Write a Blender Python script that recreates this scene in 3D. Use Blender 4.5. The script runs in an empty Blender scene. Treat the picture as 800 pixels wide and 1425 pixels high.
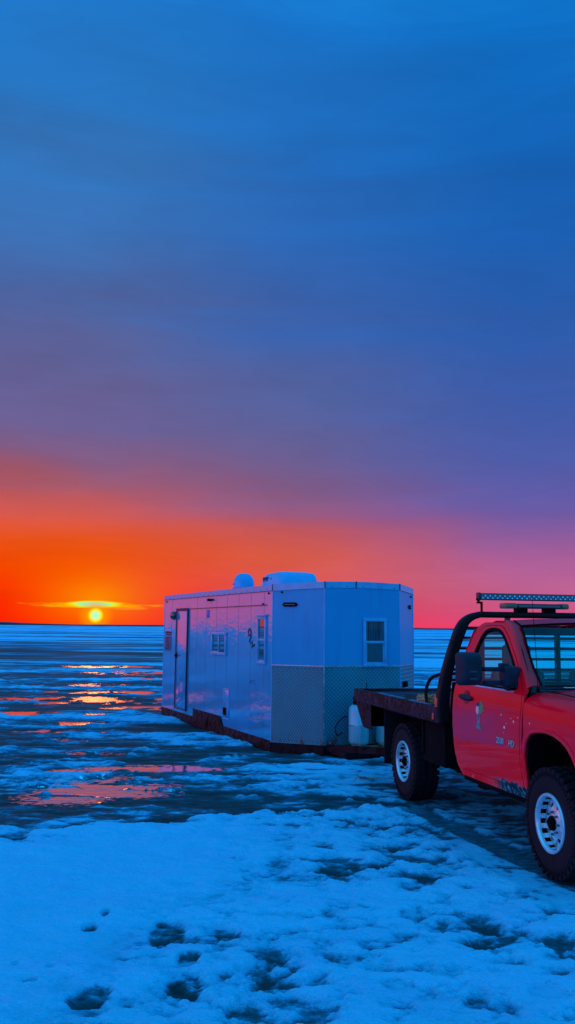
import bpy, bmesh, math, random
import numpy as np
from mathutils import Vector, Matrix
random.seed(7)
S = bpy.context.scene
COL = S.collection
PI = math.pi
R = math.radians

# ---------------------------------------------------------------- colour
def lin(c):
    c = c/255.0
    return c/12.92 if c <= 0.04045 else ((c+0.055)/1.055)**2.4
def srgb(r, g, b): return (lin(r), lin(g), lin(b), 1.0)

# ---------------------------------------------------------------- node helpers
def newmat(name):
    m = bpy.data.materials.new(name); m.use_nodes = True
    nt = m.node_tree; nt.nodes.clear()
    return m, nt
class N:
    """tiny wrapper for building node graphs"""
    def __init__(s, nt): s.nt = nt
    def n(s, t, **kw):
        x = s.nt.nodes.new(t)
        for k, v in kw.items():
            if k.startswith('i_'):
                x.inputs[k[2:].replace('_', ' ')].default_value = v
            else: setattr(x, k, v)
        return x
    def l(s, a, b): s.nt.links.new(a, b)
    def setin(s, sock, v):
        if isinstance(v, bpy.types.NodeSocket): s.l(v, sock)
        else: sock.default_value = v
    def m(s, op, a, b=None, c=None, clamp=False):
        x = s.n('ShaderNodeMath', operation=op, use_clamp=clamp)
        s.setin(x.inputs[0], a)
        if b is not None: s.setin(x.inputs[1], b)
        if c is not None: s.setin(x.inputs[2], c)
        return x.outputs[0]
    def mix(s, f, a, b, blend='MIX'):
        x = s.n('ShaderNodeMix', data_type='RGBA', blend_type=blend)
        s.setin(x.inputs[0], f); s.setin(x.inputs[6], a); s.setin(x.inputs[7], b)
        return x.outputs[2]
    def mr(s, v, a, b, c=0.0, d=1.0, smooth=True):
        x = s.n('ShaderNodeMapRange', interpolation_type='SMOOTHSTEP' if smooth else 'LINEAR')
        s.setin(x.inputs[0], v)
        for i, q in zip((1, 2, 3, 4), (a, b, c, d)): s.setin(x.inputs[i], q)
        return x.outputs[0]
    def ramp(s, f, stops, interp='LINEAR'):
        x = s.n('ShaderNodeValToRGB'); e = x.color_ramp
        e.interpolation = interp
        while len(e.elements) < len(stops): e.elements.new(0.5)
        for el, (p, c) in zip(e.elements, stops):
            el.position = p
        for el, (p, c) in zip(e.elements, stops):
            el.color = c if len(c) == 4 else (*c, 1)
        s.setin(x.inputs[0], f)
        return x.outputs[0]
    def noise(s, vec, scale, detail=4, rough=0.55, dist=0.0):
        x = s.n('ShaderNodeTexNoise')
        s.l(vec, x.inputs['Vector'])
        x.inputs['Scale'].default_value = scale; x.inputs['Detail'].default_value = detail
        x.inputs['Roughness'].default_value = rough; x.inputs['Distortion'].default_value = dist
        return x.outputs[0]
    def mapping(s, vec, scale=(1, 1, 1), rot=(0, 0, 0), loc=(0, 0, 0)):
        x = s.n('ShaderNodeMapping'); s.l(vec, x.inputs[0])
        x.inputs['Scale'].default_value = scale; x.inputs['Rotation'].default_value = rot
        x.inputs['Location'].default_value = loc
        return x.outputs[0]
    def bump(s, h, strength, dist, normal=None):
        x = s.n('ShaderNodeBump'); s.l(h, x.inputs['Height'])
        x.inputs['Strength'].default_value = strength; x.inputs['Distance'].default_value = dist
        if normal is not None: s.l(normal, x.inputs['Normal'])
        return x.outputs[0]
    def obj(s): return s.n('ShaderNodeTexCoord').outputs['Object']
    def bsdf(s, base, rough=0.5, metal=0.0, normal=None, coat=0.0, coat_rough=0.05, spec=0.5, ior=1.5, out=True, coat_ior=1.5, coat_normal=None):
        p = s.n('ShaderNodeBsdfPrincipled')
        s.setin(p.inputs['Base Color'], base if isinstance(base, bpy.types.NodeSocket) else ((*base, 1) if len(base) == 3 else base))
        s.setin(p.inputs['Roughness'], rough); s.setin(p.inputs['Metallic'], metal)
        s.setin(p.inputs['Coat Weight'], coat); p.inputs['Coat Roughness'].default_value = coat_rough
        p.inputs['Coat IOR'].default_value = coat_ior
        s.setin(p.inputs['Specular IOR Level'], spec); p.inputs['IOR'].default_value = ior
        if normal is not None: s.l(normal, p.inputs['Normal'])
        if coat_normal is not None: s.l(coat_normal, p.inputs['Coat Normal'])
        if out:
            o = s.n('ShaderNodeOutputMaterial'); s.l(p.outputs[0], o.inputs[0])
        return p.outputs[0]

def simple(name, base, rough=0.5, metal=0.0, var=0.15, scale=9.0, bump=0.0, bscale=60, coat=0.0, spec=0.5):
    """plain surface with mottled value and roughness so nothing is perfectly flat"""
    m, nt = newmat(name); g = N(nt); o = g.obj()
    nz = g.noise(o, scale, 6, 0.6)
    a = tuple(c*(1-var) for c in base); b = tuple(min(1, c*(1+var)) for c in base)
    col = g.mix(g.mr(nz, 0.35, 0.65), (*a, 1), (*b, 1))
    rr = g.mr(nz, 0.3, 0.7, max(0.02, rough-0.08), min(1, rough+0.08))
    nm = None
    if bump: nm = g.bump(g.noise(o, bscale, 3), bump, 0.01)
    g.bsdf(col, rr, metal, nm, coat, spec=spec)
    return m

# ---------------------------------------------------------------- mesh helpers
class MB:
    def __init__(s): s.bm = bmesh.new()
    def box(s, x0, x1, y0, y1, z0, z1, bev=0.0, mi=0, M=None):
        b = bmesh.new(); bmesh.ops.create_cube(b, size=1)
        for v in b.verts:
            v.co = Vector(((x0+x1)/2+v.co.x*(x1-x0), (y0+y1)/2+v.co.y*(y1-y0), (z0+z1)/2+v.co.z*(z1-z0)))
        if bev: bmesh.ops.bevel(b, geom=b.edges[:], offset=bev, segments=2, affect='EDGES', profile=0.6)
        return s._add(b, mi, M)
    def _add(s, b, mi=0, M=None):
        if M is not None: bmesh.ops.transform(b, matrix=M, verts=b.verts[:])
        for f in b.faces: f.material_index = mi
        me = bpy.data.meshes.new('tmp'); b.to_mesh(me); b.free()
        s.bm.from_mesh(me); bpy.data.meshes.remove(me)
        return s
    def cyl(s, p0, p1, r, r2=None, seg=16, bev=0.0, mi=0):
        p0, p1 = Vector(p0), Vector(p1); d = p1-p0
        b = bmesh.new()
        bmesh.ops.create_cone(b, cap_ends=True, segments=seg, radius1=r, radius2=r if r2 is None else r2, depth=d.length)
        if bev:
            es = [e for e in b.edges if len(e.link_faces) == 2 and any(len(f.verts) > 4 for f in e.link_faces)]
            bmesh.ops.bevel(b, geom=es, offset=bev, segments=2, affect='EDGES')
        M = Matrix.Translation((p0+p1)/2) @ d.to_track_quat('Z', 'Y').to_matrix().to_4x4()
        return s._add(b, mi, M)
    def tube(s, pts, r, seg=10, mi=0, closed=False):
        pts = [Vector(p) for p in pts]; b = bmesh.new(); rings = []
        up = Vector((0, 0, 1)); n = len(pts); prev = None
        for i, p in enumerate(pts):
            if closed: t = pts[(i+1) % n]-pts[i-1]
            else: t = pts[min(i+1, n-1)]-pts[max(i-1, 0)]
            t.normalize()
            if prev is None:
                a = t.cross(up)
                if a.length < 1e-3: a = t.cross(Vector((1, 0, 0)))
            else: a = prev-t*prev.dot(t)
            a.normalize(); prev = a.copy(); c = t.cross(a)
            rr = r[i] if isinstance(r, (list, tuple)) else r
            rings.append([b.verts.new(p+(a*math.cos(q)+c*math.sin(q))*rr) for q in [2*PI*k/seg for k in range(seg)]])
        for i in range(n if closed else n-1):
            A, B = rings[i], rings[(i+1) % n]
            for k in range(seg): b.faces.new((A[k], A[(k+1) % seg], B[(k+1) % seg], B[k]))
        if not closed:
            b.faces.new(rings[0]); b.faces.new(rings[-1])
        bmesh.ops.recalc_face_normals(b, faces=b.faces[:])
        return s._add(b, mi)
    def lathe(s, prof, seg=48, M=None, mi=0, closed=False, skip=None):
        """prof: list of (radius, axial); axis = Y"""
        b = bmesh.new(); rings = []
        for k in range(seg):
            q = 2*PI*k/seg
            rings.append([b.verts.new((r*math.cos(q), a, r*math.sin(q))) for r, a in prof])
        m = len(prof)
        for k in range(seg):
            A, B = rings[k], rings[(k+1) % seg]
            for j in range(m if closed else m-1):
                if skip and skip(k, j): continue
                b.faces.new((A[j], A[(j+1) % m], B[(j+1) % m], B[j]))
        bmesh.ops.remove_doubles(b, verts=b.verts[:], dist=1e-5)
        bmesh.ops.recalc_face_normals(b, faces=b.faces[:])
        return s._add(b, mi, M)
    def prism(s, pts, d, bev=0.0, mi=0, M=None):
        """pts: 3D planar loop, extruded by vector d"""
        b = bmesh.new(); vs = [b.verts.new(p) for p in pts]; f = b.faces.new(vs)
        r = bmesh.ops.extrude_face_region(b, geom=[f])
        bmesh.ops.translate(b, vec=Vector(d), verts=[v for v in r['geom'] if isinstance(v, bmesh.types.BMVert)])
        bmesh.ops.recalc_face_normals(b, faces=b.faces[:])
        if bev: bmesh.ops.bevel(b, geom=b.edges[:], offset=bev, segments=2, affect='EDGES')
        return s._add(b, mi, M)
    def grid(s, P, mi=0, thick=0.0):
        """P[i][j] -> 3D points"""
        b = bmesh.new(); V = [[b.verts.new(p) for p in row] for row in P]
        for i in range(len(V)-1):
            for j in range(len(V[0])-1):
                b.faces.new((V[i][j], V[i+1][j], V[i+1][j+1], V[i][j+1]))
        bmesh.ops.recalc_face_normals(b, faces=b.faces[:])
        if thick: bmesh.ops.solidify(b, geom=b.faces[:], thickness=thick)
        return s._add(b, mi)
    def add(s, bm, mi=0, M=None): return s._add(bm, mi, M)
    def build(s, name, mat, parent=None, smooth=35):
        me = bpy.data.meshes.new(name); s.bm.to_mesh(me); s.bm.free()
        for m in (mat if isinstance(mat, (list, tuple)) else [mat]): me.materials.append(m)
        o = bpy.data.objects.new(name, me); COL.objects.link(o)
        if parent: o.parent = parent
        if smooth:
            me.shade_smooth(); me.set_sharp_from_angle(angle=R(smooth))
        return o

def panel(outline, fmap, holes=(), cutx=(), cutz=(), thick=0.0):
    """2D outline (a,b) with holes, sliced on a lattice and mapped to 3D by fmap(a,b)"""
    b = bmesh.new(); edges = []
    for loop in [outline]+list(holes):
        vs = [b.verts.new((p[0], 0, p[1])) for p in loop]
        for i in range(len(vs)): edges.append(b.edges.new((vs[i], vs[(i+1) % len(vs)])))
    bmesh.ops.triangle_fill(b, use_beauty=True, use_dissolve=False, edges=edges, normal=(0, -1, 0))
    for c in cutx: bmesh.ops.bisect_plane(b, geom=b.verts[:]+b.edges[:]+b.faces[:], plane_co=(c, 0, 0), plane_no=(1, 0, 0))
    for c in cutz: bmesh.ops.bisect_plane(b, geom=b.verts[:]+b.edges[:]+b.faces[:], plane_co=(0, 0, c), plane_no=(0, 0, 1))
    for v in b.verts: v.co = Vector(fmap(v.co.x, v.co.z))
    bmesh.ops.recalc_face_normals(b, faces=b.faces[:])
    if thick: bmesh.ops.solidify(b, geom=b.faces[:], thickness=thick)
    bmesh.ops.recalc_face_normals(b, faces=b.faces[:])
    return b

def smooth_loop(pts, n=4, closed=True):
    """Catmull-Rom through pts"""
    out = []; m = len(pts)
    rng = range(m) if closed else range(m-1)
    for i in rng:
        g = lambda k: Vector(pts[k % m]) if closed else Vector(pts[max(0, min(m-1, k))])
        p0, p1, p2, p3 = g(i-1), g(i), g(i+1), g(i+2)
        for k in range(n):
            t = k/n
            out.append(0.5*((2*p1)+(-p0+p2)*t+(2*p0-5*p1+4*p2-p3)*t*t+(-p0+3*p1-3*p2+p3)*t**3))
    if not closed: out.append(Vector(pts[-1]))
    return out

def rrect(x0, x1, z0, z1, r, n=5):
    out = []
    for cx, cz, a in ((x1-r, z1-r, 0), (x0+r, z1-r, 90), (x0+r, z0+r, 180), (x1-r, z0+r, 270)):
        for k in range(n+1):
            q = R(a+90*k/n); out.append((cx+r*math.cos(q), cz+r*math.sin(q)))
    return out

def empty(name, loc, rz=0, label=None, cat=None, group=None):
    o = bpy.data.objects.new(name, None); COL.objects.link(o)
    o.location = loc; o.rotation_euler = (0, 0, rz); o.empty_display_size = 0.2
    tag(o, label, cat, group); return o
def tag(o, label=None, cat=None, group=None, kind=None):
    if label: o['label'] = label
    if cat: o['category'] = cat
    if group: o['group'] = group
    if kind: o['kind'] = kind
    return o
def text_mesh(txt, size, depth=0.002, bold=0.0):
    cu = bpy.data.curves.new('t', 'FONT'); cu.body = txt; cu.size = size; cu.extrude = depth; cu.offset = bold
    cu.resolution_u = 3
    ob = bpy.data.objects.new('t', cu); COL.objects.link(ob)
    bpy.context.view_layer.update()
    dg = bpy.context.evaluated_depsgraph_get()
    me = bpy.data.meshes.new_from_object(ob.evaluated_get(dg))
    b = bmesh.new(); b.from_mesh(me)
    bpy.data.objects.remove(ob); bpy.data.curves.remove(cu); bpy.data.meshes.remove(me)
    return b

# ================================================================ CAMERA
F_PX, PITCH, ROLL, H = 1285.2, 0.1247, 0.0113, 1.9085
cam = bpy.data.cameras.new('camera'); camo = bpy.data.objects.new('camera', cam); COL.objects.link(camo)
cam.sensor_fit = 'VERTICAL'; cam.sensor_height = 36; cam.lens = F_PX/1425*36
cam.clip_start = 0.05; cam.clip_end = 60000
cp, sp = math.cos(PITCH), math.sin(PITCH)
fw = Vector((0, cp, sp)); r0 = Vector((1, 0, 0)); u0 = Vector((0, -sp, cp))
cr, sr = math.cos(ROLL), math.sin(ROLL)
rr_ = r0*cr+u0*sr; uu_ = -r0*sr+u0*cr
M = Matrix((rr_, uu_, -fw)).transposed().to_4x4(); M.translation = Vector((0, 0, H))
camo.matrix_world = M
S.camera = camo
S.render.resolution_x = 575; S.render.resolution_y = 1024

# ================================================================ WORLD
AZ_SUN, EL_SUN = -11.6, 0.62
w = bpy.data.worlds.new('World'); S.world = w; w.use_nodes = True
nt = w.node_tree; nt.nodes.clear(); g = N(nt)
tc = g.n('ShaderNodeTexCoord').outputs['Generated']
nv = g.n('ShaderNodeVectorMath', operation='NORMALIZE'); g.l(tc, nv.inputs[0])
sx = g.n('ShaderNodeSeparateXYZ'); g.l(nv.outputs[0], sx.inputs[0])
X, Y, Z = sx.outputs
el = g.m('MULTIPLY', g.m('ARCSINE', Z), 180/PI)
az = g.m('MULTIPLY', g.m('ARCTAN2', X, Y), 180/PI)
aaz = g.m('ABSOLUTE', az)
# drifting cloud texture: shifts the bands a little, more at mid heights
cv = g.mapping(nv.outputs[0], scale=(1.6, 1.6, 9.0), rot=(0.05, 0.10, 0))
c1 = g.noise(cv, 1.4, 5, 0.5, 0.6)
cv2 = g.mapping(nv.outputs[0], scale=(2.5, 2.5, 30.0), rot=(0.02, -0.07, 0))
c2 = g.noise(cv2, 2.2, 4, 0.5, 0.8)
warp = g.m('ADD', g.m('MULTIPLY', g.m('SUBTRACT', c1, 0.5), 8.0), g.m('MULTIPLY', g.m('SUBTRACT', c2, 0.5), 1.0))
warp = g.m('MULTIPLY', warp, g.mr(el, 0.5, 14.0, 0.05, 1.0))
ew = g.m('MAXIMUM', g.m('ADD', g.m('ADD', el, g.mr(el, 3.0, 12.0, 0.0, 1.5)), warp), 0.0)
fac = g.m('SQRT', g.m('DIVIDE', ew, 90.0), clamp=True)
def pos(e): return math.sqrt(e/90.0)
TOP = (0.012, 0.52, 1.25, 1)      # overhead dusk blue, outside the frame
def col_ramp(tab, top=TOP):
    st = [(pos(e), srgb(*c)) for e, c in tab]+[(pos(58), tuple(top)), (1.0, tuple(top))]
    return g.ramp(fac, st)
Lr = col_ramp([(0, (255, 4, 0)), (1.3, (255, 14, 0)), (2.4, (250, 44, 0)), (3.6, (240, 66, 0)), (5.2, (232, 80, 20)), (6.8, (221, 85, 56)), (8.2, (200, 87, 82)), (9.8, (164, 89, 108)), (11.5, (132, 93, 132)), (14, (108, 96, 148)),
               (17.4, (94, 100, 156)), (20.8, (76, 103, 166)), (25, (60, 110, 178)), (29, (50, 116, 188)), (33, (38, 118, 196)), (37, (32, 120, 203))])
Mr = col_ramp([(0, (255, 34, 60)), (1, (236, 66, 84)), (2.6, (222, 90, 84)), (4.4, (218, 92, 72)), (6.2, (196, 88, 92)), (7.8, (160, 88, 120)), (9.6, (124, 92, 138)), (12.1, (102, 96, 150)), (15.7, (84, 99, 160)),
               (20.8, (58, 98, 172)), (25, (46, 102, 180)), (29, (34, 108, 190)), (37, (24, 114, 200))])
Rr = col_ramp([(0, (250, 56, 110)), (1, (212, 88, 138)), (2.6, (190, 98, 148)), (4.4, (168, 94, 152)), (6.2, (134, 92, 158)), (8, (106, 90, 164)), (12.1, (76, 92, 168)), (15.7, (60, 92, 170)),
               (20.8, (40, 92, 172)), (25, (28, 95, 178)), (29, (20, 100, 185)), (37, (14, 108, 192))])
# left of the frame the afterglow carries on
L2 = col_ramp([(0, (255, 70, 40)), (2, (250, 90, 90)), (6, (245, 110, 150)), (12, (200, 110, 180)), (20, (120, 120, 200)), (32, (50, 130, 215))])
# unseen sky: low pink on the left boosted to redden the truck, blue elsewhere
def raw_ramp(tab): return g.ramp(fac, [(pos(e), (*c, 1)) for e, c in tab])
Bk = raw_ramp([(0, (.12, .45, .85)), (5, (.12, .45, .90)), (14, (.10, .44, .96)), (30, (.03, .42, 1.0)), (58, TOP[:3]), (90, TOP[:3])])
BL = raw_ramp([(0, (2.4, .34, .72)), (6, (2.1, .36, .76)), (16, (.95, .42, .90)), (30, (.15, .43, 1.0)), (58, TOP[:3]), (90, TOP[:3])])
azw = g.m('ADD', az, g.m('MULTIPLY', g.m('SUBTRACT', c1, 0.5), 7.0))
c = g.mix(g.mr(azw, -13, 2), Lr, Mr)
c = g.mix(g.mr(azw, -1, 16), c, Rr)
c = g.mix(g.mr(az, -20, -38, 0, 1), c, L2)
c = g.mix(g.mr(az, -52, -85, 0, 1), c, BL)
back = g.m('MAXIMUM', g.mr(az, 24, 70, 0, 1), g.mr(az, -125, -165, 0, 1))
c = g.mix(back, c, Bk)
# soft cloud mottling in value
c3 = g.noise(g.mapping(nv.outputs[0], scale=(3, 3, 11), rot=(.1, .25, 0)), 3.2, 6, .62, .8)
mott = g.m('ADD', g.mr(c1, 0.25, 0.75, 0.88, 1.10, smooth=False), g.m('MULTIPLY', g.m('SUBTRACT', c3, .5), .20))
mc = g.n('ShaderNodeVectorMath', operation='SCALE'); g.l(c, mc.inputs[0]); g.l(mott, mc.inputs['Scale'])
c = mc.outputs[0]
# glow round the sun
dx = g.m('SUBTRACT', az, AZ_SUN); dz = g.m('SUBTRACT', el, EL_SUN)
def ell(cx, cz, rx, rz):
    a = g.m('DIVIDE', g.m('SUBTRACT', dx, cx), rx); b = g.m('DIVIDE', g.m('SUBTRACT', dz, cz), rz)
    return g.m('SQRT', g.m('ADD', g.m('MULTIPLY', a, a), g.m('MULTIPLY', b, b)))
up = g.m('EXPONENT', g.m('MULTIPLY', g.m('POWER', ell(0, 1.0, 2.9, 1.5), 1.4), -1.0))
c = g.mix(g.m('MULTIPLY', up, 0.80), c, srgb(252, 150, 0))
low = g.mr(el, 0.0, 0.5, 0.0, 1.0)
# streak of bright cloud above the sun
stn = g.noise(g.mapping(nv.outputs[0], scale=(30, 30, 300)), 1.5, 4, 0.6)
sd = g.m('ADD', ell(0, 0.60, 3.6, 0.17), g.m('MULTIPLY', g.m('SUBTRACT', stn, 0.5), 1.6))
c = g.mix(g.m('MULTIPLY', g.mr(sd, 1.25, 0.5, 0, 1), 0.85), c, srgb(255, 176, 0))
sd2 = g.m('ADD', ell(1.9, 0.42, 1.2, 0.07), g.m('MULTIPLY', g.m('SUBTRACT', stn, 0.5), 1.6))
c = g.mix(g.m('MULTIPLY', g.mr(sd2, 1.2, 0.6, 0, 1), 0.5), c, srgb(255, 150, 40))
sd3 = g.m('ADD', ell(-.1, 0.66, 1.25, 0.17), g.m('MULTIPLY', g.m('SUBTRACT', stn, 0.5), 0.5))
c = g.mix(g.mr(sd3, 1.5, 0.95, 0, 1), c, srgb(235, 235, 40))
c = g.mix(g.mr(sd3, 1.05, 0.55, 0, 1), c, srgb(120, 255, 190))
ds = ell(0, 0, 0.31, 0.31)
c = g.mix(g.m('MULTIPLY', g.mr(ds, 4.0, 0.8, 0, 1), 0.95), c, srgb(255, 150, 0))
c = g.mix(g.mr(ds, 1.7, 0.9, 0, 1), c, srgb(255, 242, 40))
c = g.mix(g.mr(ds, 1.0, 0.6, 0, 1), c, srgb(190, 255, 200))
bgn = g.n('ShaderNodeBackground'); g.l(c, bgn.inputs[0]); bgn.inputs[1].default_value = 1.0
wo = g.n('ShaderNodeOutputWorld'); g.l(bgn.outputs[0], wo.inputs[0])
w.cycles.sampling_method = 'AUTOMATIC'

sun = bpy.data.lights.new('sun', 'SUN'); suno = bpy.data.objects.new('sun', sun); COL.objects.link(suno)
sun.energy = 0.04; sun.angle = R(4.0); sun.color = (1.0, 0.30, 0.10)
a = R(AZ_SUN); e = R(1.0)
sdv = Vector((math.sin(a)*math.cos(e), math.cos(a)*math.cos(e), math.sin(e)))
suno.rotation_euler = sdv.to_track_quat('Z', 'Y').to_euler()
suno.location = (0, 0, 30)

# ================================================================ ICE (one sheet out to the horizon)
def hash2(ix, iy, seed):
    h = (ix.astype(np.int64)*374761393 + iy.astype(np.int64)*668265263 + seed*1442695041) & 0x7fffffff
    h = (h ^ (h >> 13))*1274126177 & 0x7fffffff
    h = (h ^ (h >> 16)) & 0xffffff
    return h/float(0xffffff)
def vnoise(x, y, seed=0):
    ix = np.floor(x); iy = np.floor(y); fx = x-ix; fy = y-iy
    fx = fx*fx*fx*(fx*(fx*6-15)+10); fy = fy*fy*fy*(fy*(fy*6-15)+10)
    a = hash2(ix, iy, seed); b = hash2(ix+1, iy, seed); c_ = hash2(ix, iy+1, seed); d = hash2(ix+1, iy+1, seed)
    return (a*(1-fx)+b*fx)*(1-fy)+(c_*(1-fx)+d*fx)*fy
def fbm(x, y, o=5, seed=0, rough=0.5):
    t = 0; amp = 1; s = 0; ca, sa = math.cos(0.6), math.sin(0.6)
    for k in range(o):
        t = t+amp*vnoise(x, y, seed+k*17); s += amp; amp *= rough
        x, y = (x*ca-y*sa)*2.03+3.1, (x*sa+y*ca)*2.03-1.7
    return t/s
def sstep(a, b, v):
    t = np.clip((v-a)/(b-a), 0, 1); return t*t*(3-2*t)

angs = list(np.arange(-21, 21.001, 0.095))
out = list(np.arange(22.5, 339, 2.2)); angs = np.radians(np.array(angs+out))
def geo(a, b, q):
    n = max(2, int(math.log(b/a)/math.log(q))); return list(a*(b/a)**(np.arange(n)/n))
radii = np.array(geo(0.25, 4.0, 1.08)+geo(4.0, 16.0, 1.0030)+geo(16.0, 60, 1.006)+geo(60, 400, 1.018)+geo(400, 30000, 1.09)+[30000])
NA, NR = len(angs), len(radii)
AA, RRr = np.meshgrid(angs, radii)
PX = RRr*np.sin(AA); PY = RRr*np.cos(AA)
x, y = PX, PY
dist = np.hypot(x, y)
n_big = fbm(x*0.35, y*0.55, 5, 11); n_mid = fbm(x*1.1+2, y*1.9, 5, 23, 0.55); n_fine = fbm(x*4.5, y*6.5, 4, 37)
n_lump = fbm(x*2.6+9, y*3.4, 4, 51)
n_m2 = fbm(x*2.3+5, y*5.2, 6, 203, 0.62)
# edge of the foreground snow bank
ybx = np.interp(x, [-8, -4, -2.5, -1.6, -.68, .3, 1.25, 1.38, 2.03, 3.0], [7.9, 8.2, 8.5, 9.1, 9.6, 9.9, 10.15, 9.85, 7.62, 4.3])
edge = ybx-y + (n_mid-0.5)*0.9 + (n_m2-0.5)*1.1
FG = sstep(-0.10, 0.25, edge)*(np.abs(x) < 60)
# beyond it: broken ice, drifts, long wind streaks further out
streak = fbm(x*0.16+5, y*0.62, 5, 71, 0.55)
far1 = fbm(x*0.035+1, y*0.16, 5, 83, 0.6)
far2 = fbm(x*0.010+7, y*0.045, 5, 97, 0.6)
n_m2 = fbm(x*2.3+5, y*5.2, 6, 203, 0.62)
nD = fbm(x*5.5+1, y*6.5+4, 5, 301, .6)
near_mix = 0.53+(nD-.5)*.45+(n_big-0.5)*0.55+(n_mid-0.5)*0.75+(n_m2-0.5)*1.05
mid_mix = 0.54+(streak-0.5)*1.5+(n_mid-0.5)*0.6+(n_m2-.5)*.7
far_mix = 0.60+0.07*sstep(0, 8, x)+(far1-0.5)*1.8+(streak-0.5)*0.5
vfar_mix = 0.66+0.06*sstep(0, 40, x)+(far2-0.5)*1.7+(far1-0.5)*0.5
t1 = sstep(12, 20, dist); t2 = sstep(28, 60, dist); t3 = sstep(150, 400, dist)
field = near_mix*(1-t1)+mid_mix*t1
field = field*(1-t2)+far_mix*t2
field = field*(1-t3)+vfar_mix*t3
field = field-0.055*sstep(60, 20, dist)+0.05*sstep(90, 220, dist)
# pale drifts to the left of the house and near it
def blob(cx, cy, rx, ry, ang=0.0, soft=0.5):
    ca, sa = math.cos(ang), math.sin(ang); u = (x-cx)*ca+(y-cy)*sa; v = -(x-cx)*sa+(y-cy)*ca
    d = np.sqrt((u/rx)**2+(v/ry)**2)+(n_mid-0.5)*0.9
    return sstep(1+soft, 1-soft, d)
for bx_, by_, rx_, ry_, am in ((-1.6, 19.5, 2.6, .9, .22), (-3.4, 16.6, 2.8, .45, .20), (-.9, 15.6, .9, .35, .22), (0.5, 13.0, 1.2, .35, .22), (1.2, 11.9, .8, .45, .2), (-.2, 11.4, 1.1, .35, .12),
                               (6.5, 60, 9, 16, .2), (5.4, 33, 5, 3.2, .25), (-3.3, 26, 1.6, .7, .15), (2.2, 12.8, 2.2, .5, .15)):
    field = field+am*blob(bx_, by_, rx_, ry_)
# standing melt water: mirror flat
wet = np.zeros_like(x)
for bx_, by_, rx_, ry_, am in ((-2.2, 11.2, .85, .85, 1), (-1.75, 12.85, .95, .30, 1), (-2.6, 12.6, .5, .12, .9), (-3.6, 15.8, .5, .2, .5), (-4.6, 18.5, 1.2, .35, .8), (-4.0, 17.2, .9, .3, .8), (-5.4, 20.5, 1.6, .4, .9), (-3.0, 14.3, .5, .18, .7),
                               (-4.9, 24.6, 2.4, .9, 1), (-4.3, 27.2, 2.6, .7, 1), (-5.6, 23.4, 3.0, .5, .8), (-3.2, 22.2, 1.2, .5, .8), (-5.0, 38.5, 3.4, 1.7, 1), (-4.6, 34.0, 1.6, .9, .8), (-8.2, 44, 2.2, 1.2, .8), (-6.6, 30.5, 1.5, .7, .5)):
    wet = np.maximum(wet, am*blob(bx_, by_, rx_, ry_, 0.05, 0.35))
wn_ = fbm(x*2.2+4, y*5.0, 5, 131, 0.6)+0.16*n_big; wf_ = fbm(x*1.9+4, y*1.2, 5, 137, 0.6)+0.10*n_big
tw = sstep(13, 18, dist); wet = wet*(sstep(0.36, 0.52, wn_)*(1-tw)+sstep(0.50, 0.60, wf_)*tw)
field = field-0.30*sstep(0.05, 0.6, wet)
field = np.where(dist > 5, field, field)
# meltwater lane behind the bank, darker by the left edge
field = field-0.10*blob(-2.4, 10.0, 2.6, 1.0)-0.12*blob(-.3, 10.4, 2.2, .55)-0.06*blob(-4, 12.5, 3, 2.2)
# under the truck: packed wet ice
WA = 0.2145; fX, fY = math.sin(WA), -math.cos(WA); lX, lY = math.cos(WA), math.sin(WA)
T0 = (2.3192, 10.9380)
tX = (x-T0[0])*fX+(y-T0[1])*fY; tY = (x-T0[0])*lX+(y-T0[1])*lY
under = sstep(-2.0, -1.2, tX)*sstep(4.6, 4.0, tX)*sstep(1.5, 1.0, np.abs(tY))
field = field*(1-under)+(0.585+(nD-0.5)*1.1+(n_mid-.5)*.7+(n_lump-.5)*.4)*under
# foreground snow value, pitted on the right
pit = fbm(x*3.4+11, y*5.6, 4, 151, 0.55); pit2 = fbm(x*1.5+3, y*2.1+8, 3, 161)
right = sstep(-0.9, 0.5, x+0.35*(n_big-.5)+0.20*(7.5-y)+0.15)*sstep(9.6, 8.6, y)
right = np.clip(right+sstep(8.6, 9.3, y)*sstep(-1.2, 0.2, x)*0.9, 0, 1)
fgv = 0.97-0.10*(1-sstep(0.25, 0.6, n_mid))
pf = pit*0.40+pit2*0.30+n_m2*0.36
nD = fbm(x*5.5+1, y*6.5+4, 5, 301, .6); nE = fbm(x*13+3, y*14, 3, 331, .6)
pd = nD*.50+pit2*.26+n_m2*.14+nE*.12
fgv = fgv-right*(0.20*sstep(0.46, 0.56, pd)+0.19*sstep(.555, .62, pd)+.07*sstep(.62, .68, pd))-right*0.05*sstep(.45, .7, n_lump)-right*.05
fgv = fgv-(1-right)*0.06*sstep(.5, .64, nD*.5+n_mid*.5)
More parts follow.
